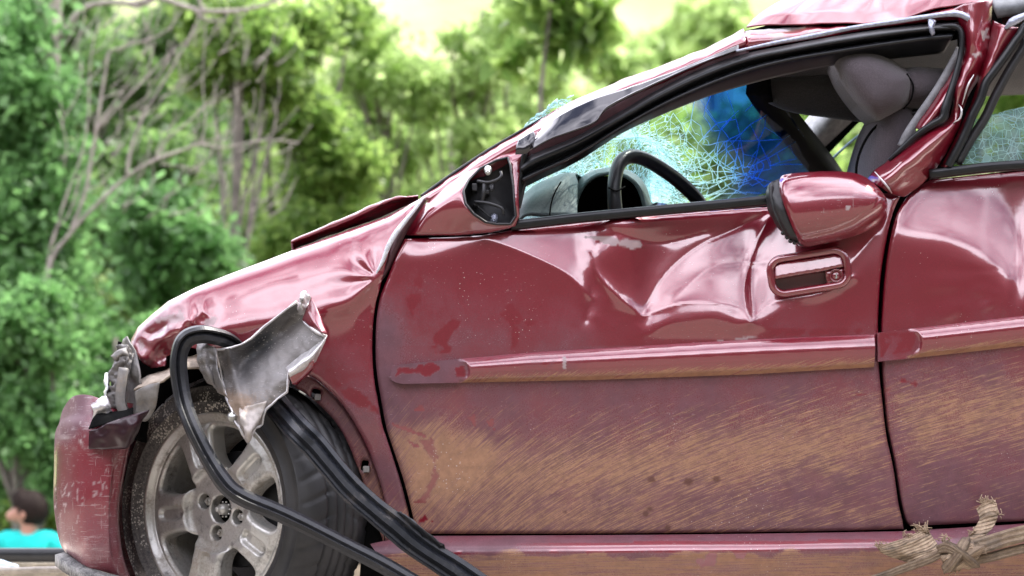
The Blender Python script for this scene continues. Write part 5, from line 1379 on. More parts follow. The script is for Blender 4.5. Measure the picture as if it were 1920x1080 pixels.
mesh_obj('instrument_cluster', np.array([tuple(P(*q)) for q in [(1070, 420, 0.330), (1085, 360, 0.340), (1122, 330, 0.340), (1170, 330, 0.360), (1200, 355, 0.380), (1220, 420, 0.400)]]), [(0, 1, 2, 3, 4, 5)], M['dark'], car, smooth=False)
sweep('dash_seam', [(1030, 412, .105), (1033, 385, .118), (1040, 362, .135), (1052, 341, .16)], circ(.0018, 5), M['dark'], car, n=20)
whl = [(1170, 450, .16), (1160, 420, .15), (1153, 385, .145), (1152, 345, .15), (1160, 310, .17), (1178, 294, .20), (1205, 297, .25), (1240, 316, .32), (1275, 342, .40), (1310, 378, .47), (1330, 420, .52), (1325, 470, .52)]
sweep('steering_wheel', whl + [(1290, 510, .46), (1240, 500, .36), (1195, 480, .24), (1170, 450, .16)], circ(.019, 12, .8), M['rubber'], car, n=110, scale=[1.05, 1.05, 1.05, 1, 1, .9, .85, .85, .85, .85, .85, .9, 1, 1, 1])
sweep('wheel_joint', [(1141, 352, .132), (1156, 358, .120), (1172, 350, .135)], circ(.0022, 5), M['dark'], car, n=12)
sweep('steering_column', [(1240, 420, .33), (1180, 440, .45), (1120, 460, .6)], circ(.05, 12), M['plastic'], car, n=8)
# driver's seat, thrown back
def ellip_loft(name, axis, secs, mat, parent, n=24, m=26):
    """Cushion: elliptical sections (half width in px, half depth in m) along a pixel axis."""
    ax = catmull([tuple(P(*a)) for a in axis], m); se = catmull(secs, m)
    t = np.gradient(ax, axis=0); t /= np.linalg.norm(t, axis=1, keepdims=True)
    v, f = [], []
    for i in range(m):
        s = np.cross(t[i], [0, 1, 0]); s /= np.linalg.norm(s)
        k = (D + ax[i][1]) / F
        for j in range(n):
            a = 2 * math.pi * j / n
            ca, sa = math.cos(a), math.sin(a)
            e = lambda x: math.copysign(abs(x) ** .8, x)
            v.append(ax[i] + s * e(ca) * max(se[i][0], 0.2) * k + np.array([0, 1, 0]) * e(sa) * max(se[i][1], .003))
    for i in range(m - 1):
        for j in range(n): f.append((i * n + j, i * n + (j + 1) % n, (i + 1) * n + (j + 1) % n, (i + 1) * n + j))
    f += [tuple(reversed(range(n))), tuple((m - 1) * n + j for j in range(n))]
    return mesh_obj(name, np.array(v), f, mat, parent)
back = ellip_loft('seat_back', [(1680, 208, .30), (1676, 218, .30), (1660, 262, .30), (1648, 320, .32), (1634, 400, .34), (1620, 520, .36)], [(4, .10), (36, .19), (48, .22), (54, .24), (58, .25), (60, .25)], M['fabric'], car)
ellip_loft('seat_cushion', [(1620, 560, .42), (1560, 570, .42), (1450, 570, .42), (1350, 560, .42)], [(50, .22), (60, .25), (60, .25), (30, .22)], M['fabric'], car)
HP = [tuple(p) for p in catmull([(1562, 122), (1566, 100), (1582, 88), (1608, 85), (1644, 96), (1684, 120), (1714, 142), (1715, 165), (1706, 190), (1690, 206), (1664, 220), (1646, 226), (1628, 216), (1604, 192), (1578, 156), (1562, 122)], 110)[:-1]]
HA = np.array(HP); HT = np.arctan2(HA[:, 1] - 155, HA[:, 0] - 1640); HRd = np.hypot(HA[:, 0] - 1640, HA[:, 1] - 155); HO = np.argsort(HT)
def head_y(u, v):
    r = np.hypot(u - 1640, v - 155) / np.interp(np.arctan2(v - 155, u - 1640), HT[HO], HRd[HO], period=2 * np.pi)
    return .12 - .12 * np.sqrt(np.maximum(1 - np.clip(r, 0, 1) ** 3.2, 0)) + .002 * fbm(u, v, 50, 6, 2)
hd = panel('headrest', HP, head_y, M['fabric'], back, step=3.5, roll=0, lip=.12)
ellip_loft('headrest_side', [(1660, 172, .19), (1690, 174, .19), (1725, 170, .20), (1775, 156, .22)], [(26, .10), (40, .14), (40, .14), (24, .1)], M['fabric'], back)
sweep('headrest_seam', [(1700, 138, .045), (1712, 160, .045), (1708, 186, .05), (1694, 204, .07)], circ(.002, 5), M['dark'], back, n=20)
sweep('seat_piping', [(1606, 340, .12), (1606, 310, .11), (1616, 276, .11), (1634, 246, .12), (1656, 226, .14)], circ(.003, 5), M['dark'], back, n=24)
loft('seat_collar', [[(1655, 224, .20), (1680, 210, .17), (1735, 203, .17)], [(1660, 226, .14), (1685, 216, .11), (1738, 210, .12)], [(1668, 228, .18), (1690, 223, .16), (1740, 222, .17)]], M['plastic'], back, 14, 10, .01)

# ---- front wheel, turned hard over
PHI = R(39)
WC = P(399, 955, .10)
nrm_w = Vector((-math.sin(PHI), -math.cos(PHI), 0)); ex = Vector((math.cos(PHI), -math.sin(PHI), 0))
MW = Matrix(((ex.x, -nrm_w.x, 0, WC.x), (ex.y, -nrm_w.y, 0, WC.y), (0, 0, 1, WC.z), (0, 0, 0, 1)))
wheel = bpy.data.objects.new('front_wheel', None); COL.objects.link(wheel); wheel.parent = car; wheel.location = WC - world_loc(car); wheel.empty_display_size = .1
SP = [112, 40, -32, -104, 184]
def face_h(x, z):
    r = np.hypot(x, z); a = np.arctan2(z, x)
    h = np.interp(r, [0, .03, .082, .090, .096, .12, .175, .192], [.024, .023, .022, .018, .004, .001, .006, .012])
    for s in SP:
        c, si = math.cos(R(s)), math.sin(R(s))
        l = x * c + z * si; w = -x * si + z * c
        d = np.hypot(np.where(l < .112, l - .112, np.where(l > .158, l - .158, 0)), w)
        h = h + .012 * ramp(d, .0175, .0095)
    return h
win_loops = []
for s in SP:
    m_ = R(s + 36)
    loc = []
    for (r, off) in ((.090, 0), (.104, -.024), (.140, -.047), (.166, -.056), (.176, -.040), (.181, 0), (.176, .040), (.166, .056), (.140, .047), (.104, .024)):
        loc.append((r * math.cos(m_) - off * math.sin(m_), r * math.sin(m_) + off * math.cos(m_)))
    loc.append(loc[0]); win_loops.append([tuple(p) for p in catmull(loc, 44)[:-1]])
LUG = [(.053 * math.cos(R(a)), .053 * math.sin(R(a))) for a in (69, 161, 257, 342)]
lug_loops = [[(cx + .0172 * math.cos(2 * math.pi * i / 18), cy + .0172 * math.sin(2 * math.pi * i / 18)) for i in range(18)] for cx, cy in LUG]
bore = [(.0305 * math.cos(2 * math.pi * i / 28), .0305 * math.sin(2 * math.pi * i / 28)) for i in range(28)]
outer = [(.192 * math.cos(2 * math.pi * i / 150), .192 * math.sin(2 * math.pi * i / 150)) for i in range(150)]
def wheel_face():
    loops = [outer] + win_loops + lug_loops + [bore]
    st = .0030
    gx, gz = np.meshgrid(np.arange(-.193, .193, st), np.arange(-.193, .193, st)); gx = gx + (np.arange(gx.shape[0]) % 2)[:, None] * st / 2
    gx, gz = gx.ravel(), gz.ravel()
    m = np.hypot(gx, gz) < .190
    for l in loops[1:]: m &= ~inside(gx, gz, l)
    gx, gz = gx[m], gz[m]
    d = np.full(gx.shape, 1e9)
    for l in loops: d = np.minimum(d, seg_dist(gx, gz, l))
    k = d > st * .4; gx, gz = gx[k], gz[k]
    X = np.concatenate([np.array(l)[:, 0] for l in loops] + [gx]); Z = np.concatenate([np.array(l)[:, 1] for l in loops] + [gz])
    fs, s = [], 0
    for l in loops: fs.append(list(range(s, s + len(l)))); s += len(l)
    r = delaunay_2d_cdt([Vector((a, b)) for a, b in zip(X, Z)], [], fs, 2, 1e-8)
    vv = np.array([tuple(p) for p in r[0]]); X, Z = vv[:, 0], vv[:, 1]
    T = np.array([f for f in r[2] if len(f) == 3]); cx, cz = X[T].mean(1), Z[T].mean(1)
    k = np.hypot(cx, cz) < .1925
    for l in loops[1:]: k &= ~inside(cx, cz, l)
    T = T[k]
    dw = np.full(X.shape, 1e9)
    for l in win_loops: dw = np.minimum(dw, seg_dist(X, Z, l))
    dl = np.full(X.shape, 1e9)
    for l in lug_loops + [bore]: dl = np.minimum(dl, seg_dist(X, Z, l))
    H = face_h(X, Z)
    q = np.clip(dw, 0, .011); H = H + (.011 - np.sqrt(np.maximum(.011 ** 2 - (.011 - q) ** 2, 0))) * 1.0
    q = np.clip(dl, 0, .003); H = H + (.003 - np.sqrt(np.maximum(.003 ** 2 - (.003 - q) ** 2, 0)))
    V = np.stack([X, H, Z], -1)
    ec = {}
    for t in T:
        for i in range(3): ec[(t[i], t[(i + 1) % 3])] = 1
    be = [e for e in ec if (e[1], e[0]) not in ec]
    idx = sorted({i for e in be for i in e}); n0 = len(V); n1 = n0 + len(idx)
    pos = {i: n0 + k for k, i in enumerate(idx)}; pos2 = {i: n1 + k for k, i in enumerate(idx)}
    bot = V[idx].copy(); rr_ = np.hypot(bot[:, 0], bot[:, 2]); bot[:, 1] += np.where(rr_ < .08, .024, .035)
    F_ = [tuple(t) for t in T] + [(pos[j], pos[i], pos2[i], pos2[j]) for i, j in be]
    V = np.vstack([V, V[idx], bot])
    W = np.array([tuple(MW @ Vector(v)) for v in V])
    grit = ramp(V[:, 0] * -1 + .3 * V[:, 2], -.05, .16)
    return mesh_obj('rim', W, F_, M['alloy'], wheel, attrs={'grit': grit})
rim = wheel_face()
def lathe_w(name, prof, mat, n=96, attr=None, label=None):
    g = Geo(); g.lathe(prof, MW, n)
    V = np.array(g.v); loc = np.array([tuple(MW.inverted() @ Vector(v)) for v in V])
    at = {'grit': ramp(-loc[:, 0] + .3 * loc[:, 2], -.05, .16), 'dust': np.full(len(V), .35)}
    return mesh_obj(name, V, g.f, M[mat], wheel, attrs=at)
lathe_w('rim_lip', [(.2125, .012), (.2125, .002), (.2105, -.003), (.207, -.004), (.203, -.001), (.199, .006), (.194, .010), (.190, .012), (.186, .05), (.176, .10), (.172, .17)], 'alloy')
lathe_w('brake_disc', [(.02, .062), (.065, .060), (.075, .075), (.125, .075), (.127, .078), (.127, .1)], 'plastic', 48)
lathe_w('hub_bore', [(0, .050), (.034, .050), (.034, .03)], 'dark', 24)
g = Geo(); g.lathe([(0, .010), (.0045, .010), (.0055, .012), (.0055, .02), (.010, .022), (.0125, .03), (.0125, .047)], MW, 16)
for i in range(10):
    a = 2 * math.pi * i / 10; c = MW @ Vector((.0165 * math.cos(a), .036, .0165 * math.sin(a)))
    g.box((c.x - .002, c.y - .002, c.z - .002), (c.x + .002, c.y + .002, c.z + .002))
mesh_obj('hub_nut', np.array(g.v), g.f, M['alloy'], wheel, attrs={'grit': np.zeros(len(g.v))})
lugm = None
for cx, cz in LUG:
    g = Geo()
    g.lathe([(0, .028), (.0036, .028), (.0045, .030), (.0045, .034), (.0075, .034), (.0100, .036), (.0100, .05)], MW @ Matrix.Translation((cx, 0, cz)), 6)
    mesh_obj('lug_nut', np.array(g.v), g.f, M['alloy'], wheel, smooth=False, attrs={'grit': np.zeros(len(g.v))})
    g = Geo(); g.lathe([(0, .046), (.0180, .046), (.0180, .027)], MW @ Matrix.Translation((cx, 0, cz)), 16)
    g.make('lug_well', M['dark'], wheel)
def tyre():
    prof = [(.206, .004), (.212, -.004), (.222, -.012), (.232, -.0155), (.2335, -.0185), (.2365, -.0185), (.238, -.016), (.252, -.0165), (.264, -.012), (.2655, -.0145), (.268, -.0135), (.2695, -.010), (.277, -.003), (.283, .006), (.2885, .018)]
    tread = [(.2925, .030), (.2945, .040), (.2955, .046), (.2955, .0505), (.2965, .054), (.2972, .070), (.2975, .074), (.2975, .079), (.298, .083), (.298, .095), (.298, .099), (.298, .104), (.2975, .108), (.297, .124), (.2965, .128), (.2965, .132), (.2955, .136), (.2945, .148), (.2925, .160)]
    back = [(.2885, .172), (.280, .188), (.262, .200), (.235, .202), (.206, .190)]
    full = prof + tread + back
    n = 360; k = len(full)
    np_, nt = len(prof), len(tread)
    V = np.zeros((n, k, 3))
    for j, (r, h) in enumerate(full):
        a = 2 * np.pi * np.arange(n) / n
        rr_ = np.full(n, r)
        if np_ - 3 <= j < np_ + nt + 2:
            tj = (h - .006) / .16
            groove = j - np_ in (3, 7, 11, 15) or j - np_ in (2, 6, 10)
            if j - np_ in (3, 7, 11, 15): rr_ -= .007
            ph = (np.arange(n) + np.round(14 * abs(tj - .5) + 0).astype(int)) % 10
            rr_ -= np.where((ph < 2) & (abs(tj - .5) > .12), .0032, 0)
        # scuffed, slightly flattened on the bed
        V[:, j] = np.stack([rr_ * np.cos(a), np.full(n, h), rr_ * np.sin(a)], -1)
    low = np.clip(-V[..., 2] - .27, 0, None); V[..., 2] += low * .8
    V = V.reshape(-1, 3)
    R3 = np.array(MW.to_3x3()); W = V @ R3.T + np.array(MW.translation)
    f = [(i * k + j, i * k + j + 1, ((i + 1) % n) * k + j + 1, ((i + 1) % n) * k + j) for i in range(n) for j in range(k - 1)]
    grit = ramp(-V[:, 0] + .5 * V[:, 2], -.12, .12) * (V[:, 1] < .12)
    dust = .58 - .46 * ramp(V[:, 0], -.12, .16) - .1 * (V[:, 1] > .03)  # dusty on the left; fades rightwards to paint in the shadow there
    o = mesh_obj('tyre', W, f, M['tyre'], wheel, attrs={'grit': grit, 'dust': dust})
    return o
tyre()
g = Geo(); g.lathe([(0, .215), (.28, .215), (.28, .24)], MW, 24); g.make('wheel_well_shade', M['dark'], wheel) if False else None

# ---- torn front: liner, lamp carrier, bumper
loft('wheel_liner', [[(262, 790, .02), (268, 745, .03), (262, 700, .02), (255, 660, .05), (240, 630, .06)], [(240, 770, .06), (250, 730, .05), (240, 690, .05), (238, 660, .06), (236, 634, .07)], [(225, 770, .14), (228, 730, .12), (224, 700, .12), (226, 660, .12), (232, 636, .12)]], M['plate'], car, 18, 12, .004, .012, .04, seed=4)
loft('wheel_liner', [[(254, 735, -.01), (275, 722, -.03), (310, 712, -.04), (335, 690, -.04), (362, 690, -.03), (430, 690, .02), (520, 700, .05)], [(262, 722, .02), (280, 712, .0), (315, 700, -.02), (340, 682, -.02), (370, 676, .0), (435, 672, .03), (520, 690, .06)], [(262, 712, .10), (285, 702, .10), (315, 690, .09), (345, 674, .09), (380, 666, .1), (440, 660, .12), (520, 680, .14)]], simple('tan_wheel_liner', (.30, .245, .19), .6, dirt=(.34, .26, .18), dirt_amt=.3), car, 30, 12, .004, .008, .04, seed=8)
loft('wheel_liner', [[(254, 734, -.02), (275, 723, -.035), (300, 716, -.04)], [(256, 765, -.01), (280, 760, -.02), (296, 742, -.03)], [(252, 785, .0), (275, 788, .0), (290, 768, -.01)]], M['plate'], car, 10, 10, .003, .008, .03, seed=10)
loft('lamp_carrier', [[(222, 650, .06), (236, 648, .04), (252, 662, .04)], [(212, 680, .05), (228, 678, .02), (246, 682, .02)], [(206, 715, .05), (226, 705, .02), (240, 716, .02)], [(200, 745, .05), (216, 735, .02), (236, 752, .02)], [(196, 772, .05), (220, 765, .02), (252, 784, .02)]], simple('lamp_carrier_plastic', (.10, .092, .086), .5, dirt=(.17, .145, .12), dirt_amt=.3), car, 26, 44, .003, .018, .022, seed=15)
loft('lamp_carrier', [[(208, 668, .05), (226, 655, .02), (236, 652, .03)], [(214, 672, .03), (228, 664, .01), (240, 662, .02)], [(218, 676, .04), (230, 670, .02), (242, 670, .02)]], M['plate'], car, 10, 8, .002, .006, .02, seed=5)
sweep('carrier_post', [(232, 690, .0), (228, 720, -.004), (226, 755, -.002), (236, 782, .0)], [(.006, -.010), (.006, .010), (-.006, .010), (-.006, -.010)], M['plate'], car, n=14)
loft('broken_lamp', [[(206, 700, .05), (200, 722, .03), (200, 744, .03)], [(199, 700, .08), (196, 722, .06), (197, 745, .06)], [(208, 700, .16), (204, 722, .16), (204, 745, .16)]], simple('clear_lamp_plastic', (.75, .78, .78), .12, coat=1), car, 10, 10, .003, .006, .02)
loft('bumper_bracket', [[(168, 756, .02), (185, 748, .0), (200, 744, .0)], [(176, 770, -.01), (192, 762, -.02), (206, 758, -.01)], [(172, 788, .0), (195, 778, -.01), (212, 776, .0)]], M['bare'], car, 12, 10, .003, .010, .02, seed=3)
bw = lambda u, v: {'dust': .34 + .75 * soft(u, v, [(100, 735), (168, 735), (165, 800), (150, 812), (100, 835)], 26) + .2 * ramp(v, 900, 1040), 'scuff': .75 + .25 * ramp(v, 930, 1000) + .4 * soft(u, v, [(108, 800), (225, 800), (225, 850), (108, 850)], 20), 'mud': 0 * u, 'wipe': 0 * u, 'scrape': 0 * .6 * ramp(fbm(u * .3 + v * .2, v * 3.0, 9, 90, 3) + .7 * fbm(u, v, 50, 91, 2), .50, .60) + .6 * ramp(fbm(u * 2.2, v * .8 + u * .8, 9, 95, 3) + .7 * fbm(u, v, 40, 96, 2), .60, .68) + .6 * soft(u, v, [(112, 812), (165, 820), (160, 845), (118, 835)], 10) * ramp(fbm(u, v, 10, 7, 3), -.1, .3), 'streak': streak(u, v)}
loft('front_bumper', [[(318, 760, .54), (264, 760, .42), (266, 760, .22), (268, 760, .10), (250, 757, .05), (200, 752, .03), (165, 741, .03), (138, 744, .08), (122, 764, .18), (118, 785, .36), (150, 790, .8), (150, 790, 1.5)],
                      [(308, 790, .54), (254, 790, .42), (256, 790, .22), (258, 790, .08), (240, 785, .03), (200, 780, .01), (160, 775, .01), (134, 776, .07), (116, 788, .17), (114, 805, .36), (150, 805, .8), (150, 805, 1.5)],
                      [(297, 815, .54), (243, 815, .42), (245, 815, .22), (247, 815, .06), (229, 812, .01), (200, 810, -.012), (155, 806, -.01), (127, 806, .05), (109, 812, .15), (107, 825, .35), (145, 825, .8), (145, 825, 1.5)],
                      [(280, 890, .54), (226, 890, .42), (228, 890, .22), (230, 890, .05), (212, 890, 0), (200, 890, -.018), (155, 888, -.012), (126, 888, .05), (107, 890, .15), (106, 895, .35), (145, 895, .8), (145, 895, 1.5)],
                      [(271, 960, .54), (217, 960, .42), (219, 960, .22), (221, 960, .05), (203, 960, 0), (200, 960, -.018), (155, 960, -.012), (127, 960, .05), (108, 960, .15), (107, 960, .35), (145, 960, .8), (145, 960, 1.5)],
                      [(276, 1030, .54), (222, 1030, .42), (224, 1030, .22), (226, 1030, .06), (208, 1030, .01), (200, 1030, -.01), (160, 1028, -.004), (135, 1024, .06), (117, 1018, .16), (116, 1015, .36), (150, 1015, .8), (150, 1015, 1.5)],
                      [(292, 1085, .54), (238, 1085, .42), (240, 1085, .22), (242, 1085, .10), (224, 1080, .05), (200, 1072, .03), (165, 1062, .03), (146, 1052, .09), (132, 1042, .19), (132, 1042, .38), (160, 1040, .8), (160, 1040, 1.5)]], M['paint'], car, 130, 130, .004, .0015, .12, seed=31, attr=bw)
loft('bumper_tear', [[(168, 808, -.03), (200, 795, -.05), (245, 780, -.06), (280, 768, -.05)], [(167, 824, -.03), (200, 815, -.055), (242, 805, -.07), (266, 792, -.05)], [(168, 842, -.03), (200, 843, -.05), (236, 841, -.055), (250, 828, -.04)]], simple('dark_maroon_plastic', (.022, .005, .009), .28), car, 24, 12, .003, .008, .04, seed=17, attr=clean(.05))
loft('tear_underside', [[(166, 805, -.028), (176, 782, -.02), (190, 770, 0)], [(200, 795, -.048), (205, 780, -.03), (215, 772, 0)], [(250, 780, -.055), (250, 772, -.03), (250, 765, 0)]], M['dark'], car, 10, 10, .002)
sweep('bumper_lip', [(120, 1050, .20), (136, 1062, .10), (165, 1078, .04), (210, 1092, .02), (300, 1108, .05)], [(.012, -.016), (.018, 0), (.012, .02), (-.012, .02), (-.012, -.016)], simple('gritty_rubber_lip', (.10, .10, .10), .8, var=.7, scale=260, bump=1.0, dirt=(.42, .41, .39), dirt_amt=.5), car, n=30)

loft('front_shade_sheet', [[(222, 640, .16), (270, 650, .2), (345, 645, .2), (440, 650, .2)], [(214, 720, .16), (270, 730, .2), (345, 730, .2), (440, 730, .2)], [(214, 800, .16), (270, 830, .2), (345, 830, .3), (440, 830, .3)]], M['dark'], car, 14, 10, .004)  # black sheet standing in for the shade inside the torn front
# ---- torn sheet curled out of the wing
def ush(u, v):
    e = np.zeros_like(u)
    return {'soot': np.clip(soft(u, v, [(455, 640), (500, 640), (490, 670), (470, 700), (455, 715), (450, 690)], 34) + .8 * soft(u, v, [(470, 635), (520, 600), (535, 585), (560, 575), (540, 610), (500, 660)], 22) + .6 * soft(u, v, [(408, 655), (440, 652), (430, 690), (415, 720)], 20), 0, 1), 'mud': .10 + .35 * ramp(v, 680, 760) + .5 * soft(u, v, [(425, 735), (470, 750), (460, 780), (430, 770)], 20), 'edge': e}
SH = np.array
def sheet_y(u, v):
    # a saddle: folded along the diagonal from the tip to the lower left
    d = (u - 470) * .62 + (v - 690) * .78          # across the fold
    l = (u - 470) * .78 - (v - 690) * .62          # along it towards the tip
    y = -.075 - .000006 * 0
    y = y + .045 * np.exp(-((d + 18) / 26) ** 2) - .03 * ramp(d, 10, 70)
    y = y - .03 * ramp(l, 60, 170) - .00012 * np.maximum(0, 425 - u) ** 1.2
    y = y + .035 * ramp(u, 430, 405) - .018 * np.exp(-((u - 428 - (v - 660) * .25) / 10) ** 2)
    y = y + .010 * fbm(u, v, 60, 33, 3) + .014 * np.abs(fbm(u + v * .6, v - u * .4, 46, 36, 2)) + .004 * np.abs(fbm(u, v, 16, 34, 2))
    return y
sheet_poly = [(556, 566), (562, 572), (572, 592), (590, 612), (612, 630), (606, 642), (590, 676), (578, 690), (540, 690), (540, 715), (538, 735), (520, 748), (510, 758), (498, 768), (494, 780), (492, 796), (486, 800), (478, 802), (472, 816), (464, 830), (456, 815), (448, 800), (441, 792), (436, 772), (425, 747), (418, 715), (412, 685), (406, 656), (420, 655), (433, 652), (452, 646), (471, 635), (494, 614), (518, 595), (540, 578)]
sheet = panel('torn_sheet', sheet_poly, sheet_y, M['under'], wing, step=3.4, roll=0, lip=.002, attr=ush)
n = len(sheet_poly)
sp = [P(u, v, float(sheet_y(np.array([float(u)]), np.array([float(v)]))[0])) for u, v in sheet_poly]
g = Geo(); v_, f_ = sweep_geo([tuple(p) for p in sp + sp[:2]], circ(.0022, 5), [1 + .7 * math.sin(i * 2.3) ** 2 for i in range(n + 2)], cap=False); g.add(v_, f_)
g.make('ragged_edge', M['bare'], sheet)
# folded-over tip with its paint outside
sy = lambda u, v, d=0: float(sheet_y(np.array([float(u)]), np.array([float(v)]))[0]) + d
tip = loft('folded_tip', [[(584, 557, sy(584, 557, -.03)), (600, 590, sy(600, 590, -.035)), (614, 628, sy(612, 628, -.012))], [(574, 580, sy(574, 580, -.045)), (588, 604, sy(588, 604, -.045)), (604, 624, sy(604, 624, -.03))], [(567, 600, sy(567, 600, -.03)), (582, 612, sy(582, 612, -.03)), (606, 626, sy(606, 626, -.014))]], M['paint'], sheet, 14, 10, .002, .002, .03, linear=True, attr=clean(.35))
tip2 = loft('folded_tip', [[(566, 600, sy(566, 600, -.026)), (585, 613, sy(585, 613, -.03)), (612, 630, sy(612, 630, -.01))], [(570, 606, sy(570, 606, -.03)), (588, 622, sy(588, 622, -.026)), (610, 632, sy(610, 632, -.012))], [(576, 612, sy(576, 612, -.004)), (592, 624, sy(592, 624, -.006)), (608, 632, sy(608, 632, -.004))]], M['bare'], sheet, 12, 8, .002)
loft('crumpled_tip', [[(556, 562, sy(556, 562)), (566, 545, sy(560, 560, -.01)), (578, 552, sy(570, 560, -.02)), (584, 558, sy(580, 560, -.028))], [(558, 572, sy(558, 572, -.03)), (566, 566, sy(566, 566, -.05)), (574, 570, sy(574, 570, -.04)), (578, 576, sy(578, 576, -.04))], [(560, 588, sy(560, 588, -.01)), (566, 588, sy(566, 588, -.02)), (572, 586, sy(572, 586, -.03)), (574, 584, sy(574, 584, -.03))]], M['bare'], sheet, 16, 14, .002, .010, .02, seed=2)
loft('rolled_edge', [[(536, 690, sy(536, 690, -.004)), (556, 672, sy(556, 672, -.004)), (580, 656, sy(580, 656, -.004)), (604, 640, sy(604, 640, -.002))], [(540, 700, sy(540, 700, -.032)), (562, 684, sy(562, 684, -.04)), (584, 668, sy(584, 668, -.034)), (604, 644, sy(604, 644, -.014))], [(548, 716, sy(540, 710, -.012)), (566, 706, sy(560, 690, -.012)), (586, 684, sy(580, 680, -.008)), (602, 650, sy(602, 646, .0))]], M['bare'], sheet, 20, 14, .002, .002, .03, label='bright rolled metal edge')
loft('painted_flap', [[(541, 700, sy(540, 700, -.03)), (560, 690, sy(560, 690, -.03)), (588, 676, sy(585, 676, -.024))], [(548, 720, sy(540, 715, -.016)), (568, 706, sy(560, 690, -.02)), (590, 686, sy(580, 680, -.012))], [(556, 722, sy(540, 720, .0)), (572, 708, sy(560, 690, .0)), (590, 690, sy(580, 685, .0))]], M['paint'], sheet, 12, 8, .002, attr=clean(.1))
loft('side_flap', [[(367, 644, -.05), (380, 642, -.06), (392, 647, -.06), (406, 655, -.06)], [(370, 668, -.055), (382, 668, -.075), (394, 674, -.06), (409, 690, -.075)], [(378, 696, -.05), (390, 700, -.07), (402, 712, -.06), (418, 722, -.085)], [(388, 716, -.05), (400, 724, -.06), (412, 738, -.06), (424, 748, -.09)]], M['under'], sheet, 18, 24, .002, .008, .03, seed=9, attr=ush)
loft('hanging_shred', [[(448, 765, sy(448, 765, -.004)), (470, 760, sy(470, 760, -.006)), (500, 752, sy(500, 752, -.004))], [(450, 785, sy(450, 785, -.02)), (472, 782, sy(472, 782, -.008)), (494, 772, sy(494, 772, -.004))], [(458, 808, sy(458, 806, -.012)), (470, 806, sy(470, 806, -.02)), (482, 796, sy(482, 796, -.01))], [(463, 828, sy(463, 826, -.004)), (465, 830, sy(465, 826, -.01)), (468, 826, sy(468, 822, -.006))]], simple('rusty_torn_shred', (.40, .36, .33), .6, metal=.2, dirt=(.33, .2, .12), dirt_amt=.4, bump=.5), sheet, 14, 18, .002, .006, .02)
g = Geo(); c = P(436, 782, sy(436, 775, -.008)); g.lathe([(0, -.01), (.005, -.01), (.006, -.008), (.006, -.003), (.010, -.002), (.011, .0), (.011, .004), (0, .006)], Matrix.Translation(c) @ Matrix.Rotation(.8, 4, 'Z'), 10); g.make('bolt', M['silver'], sheet)

# ------------------------------------------------------------------ loose things on the wreck
rub = root('rubber_strip', 'torn black rubber strip looped over the front wheel and running to the lower edge', 'rubber strip', P(560, 960, -.1))
U_PROF = [(.014, -.014), (.016, -.004), (.012, .004), (.003, .007), (.010, .012), (.011, .017), (.002, .019), (-.008, .016), (-.010, 0), (-.008, -.015), (.004, -.019)]
path = [(520, 742, 0.015), (500, 716, 0.020), (470, 684, 0.020), (446, 655, -0.005), (425, 637, -0.035), (400, 629, -0.065), (375, 626, -0.085), (353, 632, -0.090), (340, 648, -0.090), (334, 676, -0.090), (336, 712, -0.090), (345, 760, -0.100), (362, 806, -0.135), (385, 852, -0.145), (408, 890, -0.155), (430, 918, -0.165), (462, 938, -0.165), (520, 962, -0.165), (580, 990, -0.165), (650, 1026, -0.165), (720, 1062, -0.165), (800, 1110, -0.165), (860, 1150, -0.155)]
sj = random.Random(4)
sweep('strip', path, U_PROF, M['strip_rubber'], rub, n=170, smooth=False, scale=[1 + .06 * sj.uniform(-1, 1) for _ in range(24)])
path2 = [(505, 745, 0.000), (530, 772, -0.035), (560, 806, -0.110), (590, 836, -0.115), (620, 872, -0.120), (660, 918, -0.125), (705, 958, -0.130), (745, 990, -0.130), (770, 1012, -0.130), (800, 1034, -0.130), (850, 1066, -0.130), (930, 1120, -0.130)]
W_PROF = [(.010, -.024), (.013, -.016), (.006, -.010), (.017, -.004), (.018, .006), (.010, .010), (.004, .014), (.006, .019), (.012, .022), (.008, .026), (-.006, .024), (-.010, 0), (-.006, -.025)]
sweep('strip', path2, W_PROF, M['rubber_dusty'], rub, n=120, smooth=False, scale=[1.08 + .06 * sj.uniform(-1, 1) for _ in range(14)])
loft('torn_flange', [[(740, 962, -.135), (780, 994, -.135), (820, 1028, -.135)], [(752, 960, -.15), (790, 990, -.158), (830, 1022, -.15)], [(762, 970, -.138), (798, 998, -.138), (836, 1032, -.136)]], M['rubber_dusty'], rub, 12, 8, .002, .004, .02)

mir = root('door_mirror', 'maroon door mirror housing torn off its mount and lying above the door handle', 'door mirror', P(1560, 390, -.06))
mo = [(1461, 338), (1474, 327), (1543, 321), (1592, 323), (1620, 331), (1642, 347), (1660, 369), (1664, 388), (1656, 406), (1642, 424), (1620, 436), (1587, 447), (1548, 456), (1508, 461), (1492, 440), (1476, 400), (1464, 365)]
mpoly = [tuple(p) for p in catmull(mo + [mo[0]], 120)[:-1]]
def mir_y(u, v):
    d = seg_dist(u, v, mpoly) * np.where(inside(u, v, mpoly), 1, 0)
    q = np.clip(((u - 1540) / 128) ** 2 + ((v - np.interp(u, [1460, 1664], [396, 378])) / np.interp(u, [1460, 1600, 1664], [74, 64, 46])) ** 2, 0, 1)
    y = -.018 - .062 * np.sqrt(1 - q * .985) - .012 * np.clip(d / 9, 0, 1) ** .5
    y = y + .0025 * np.exp(-((v - np.interp(u, [1490, 1560, 1600, 1640, 1652], [448, 432, 415, 385, 360])) / 2.0) ** 2) * (u > 1492)
    return y - .012 * ramp(u, 1600, 1470)
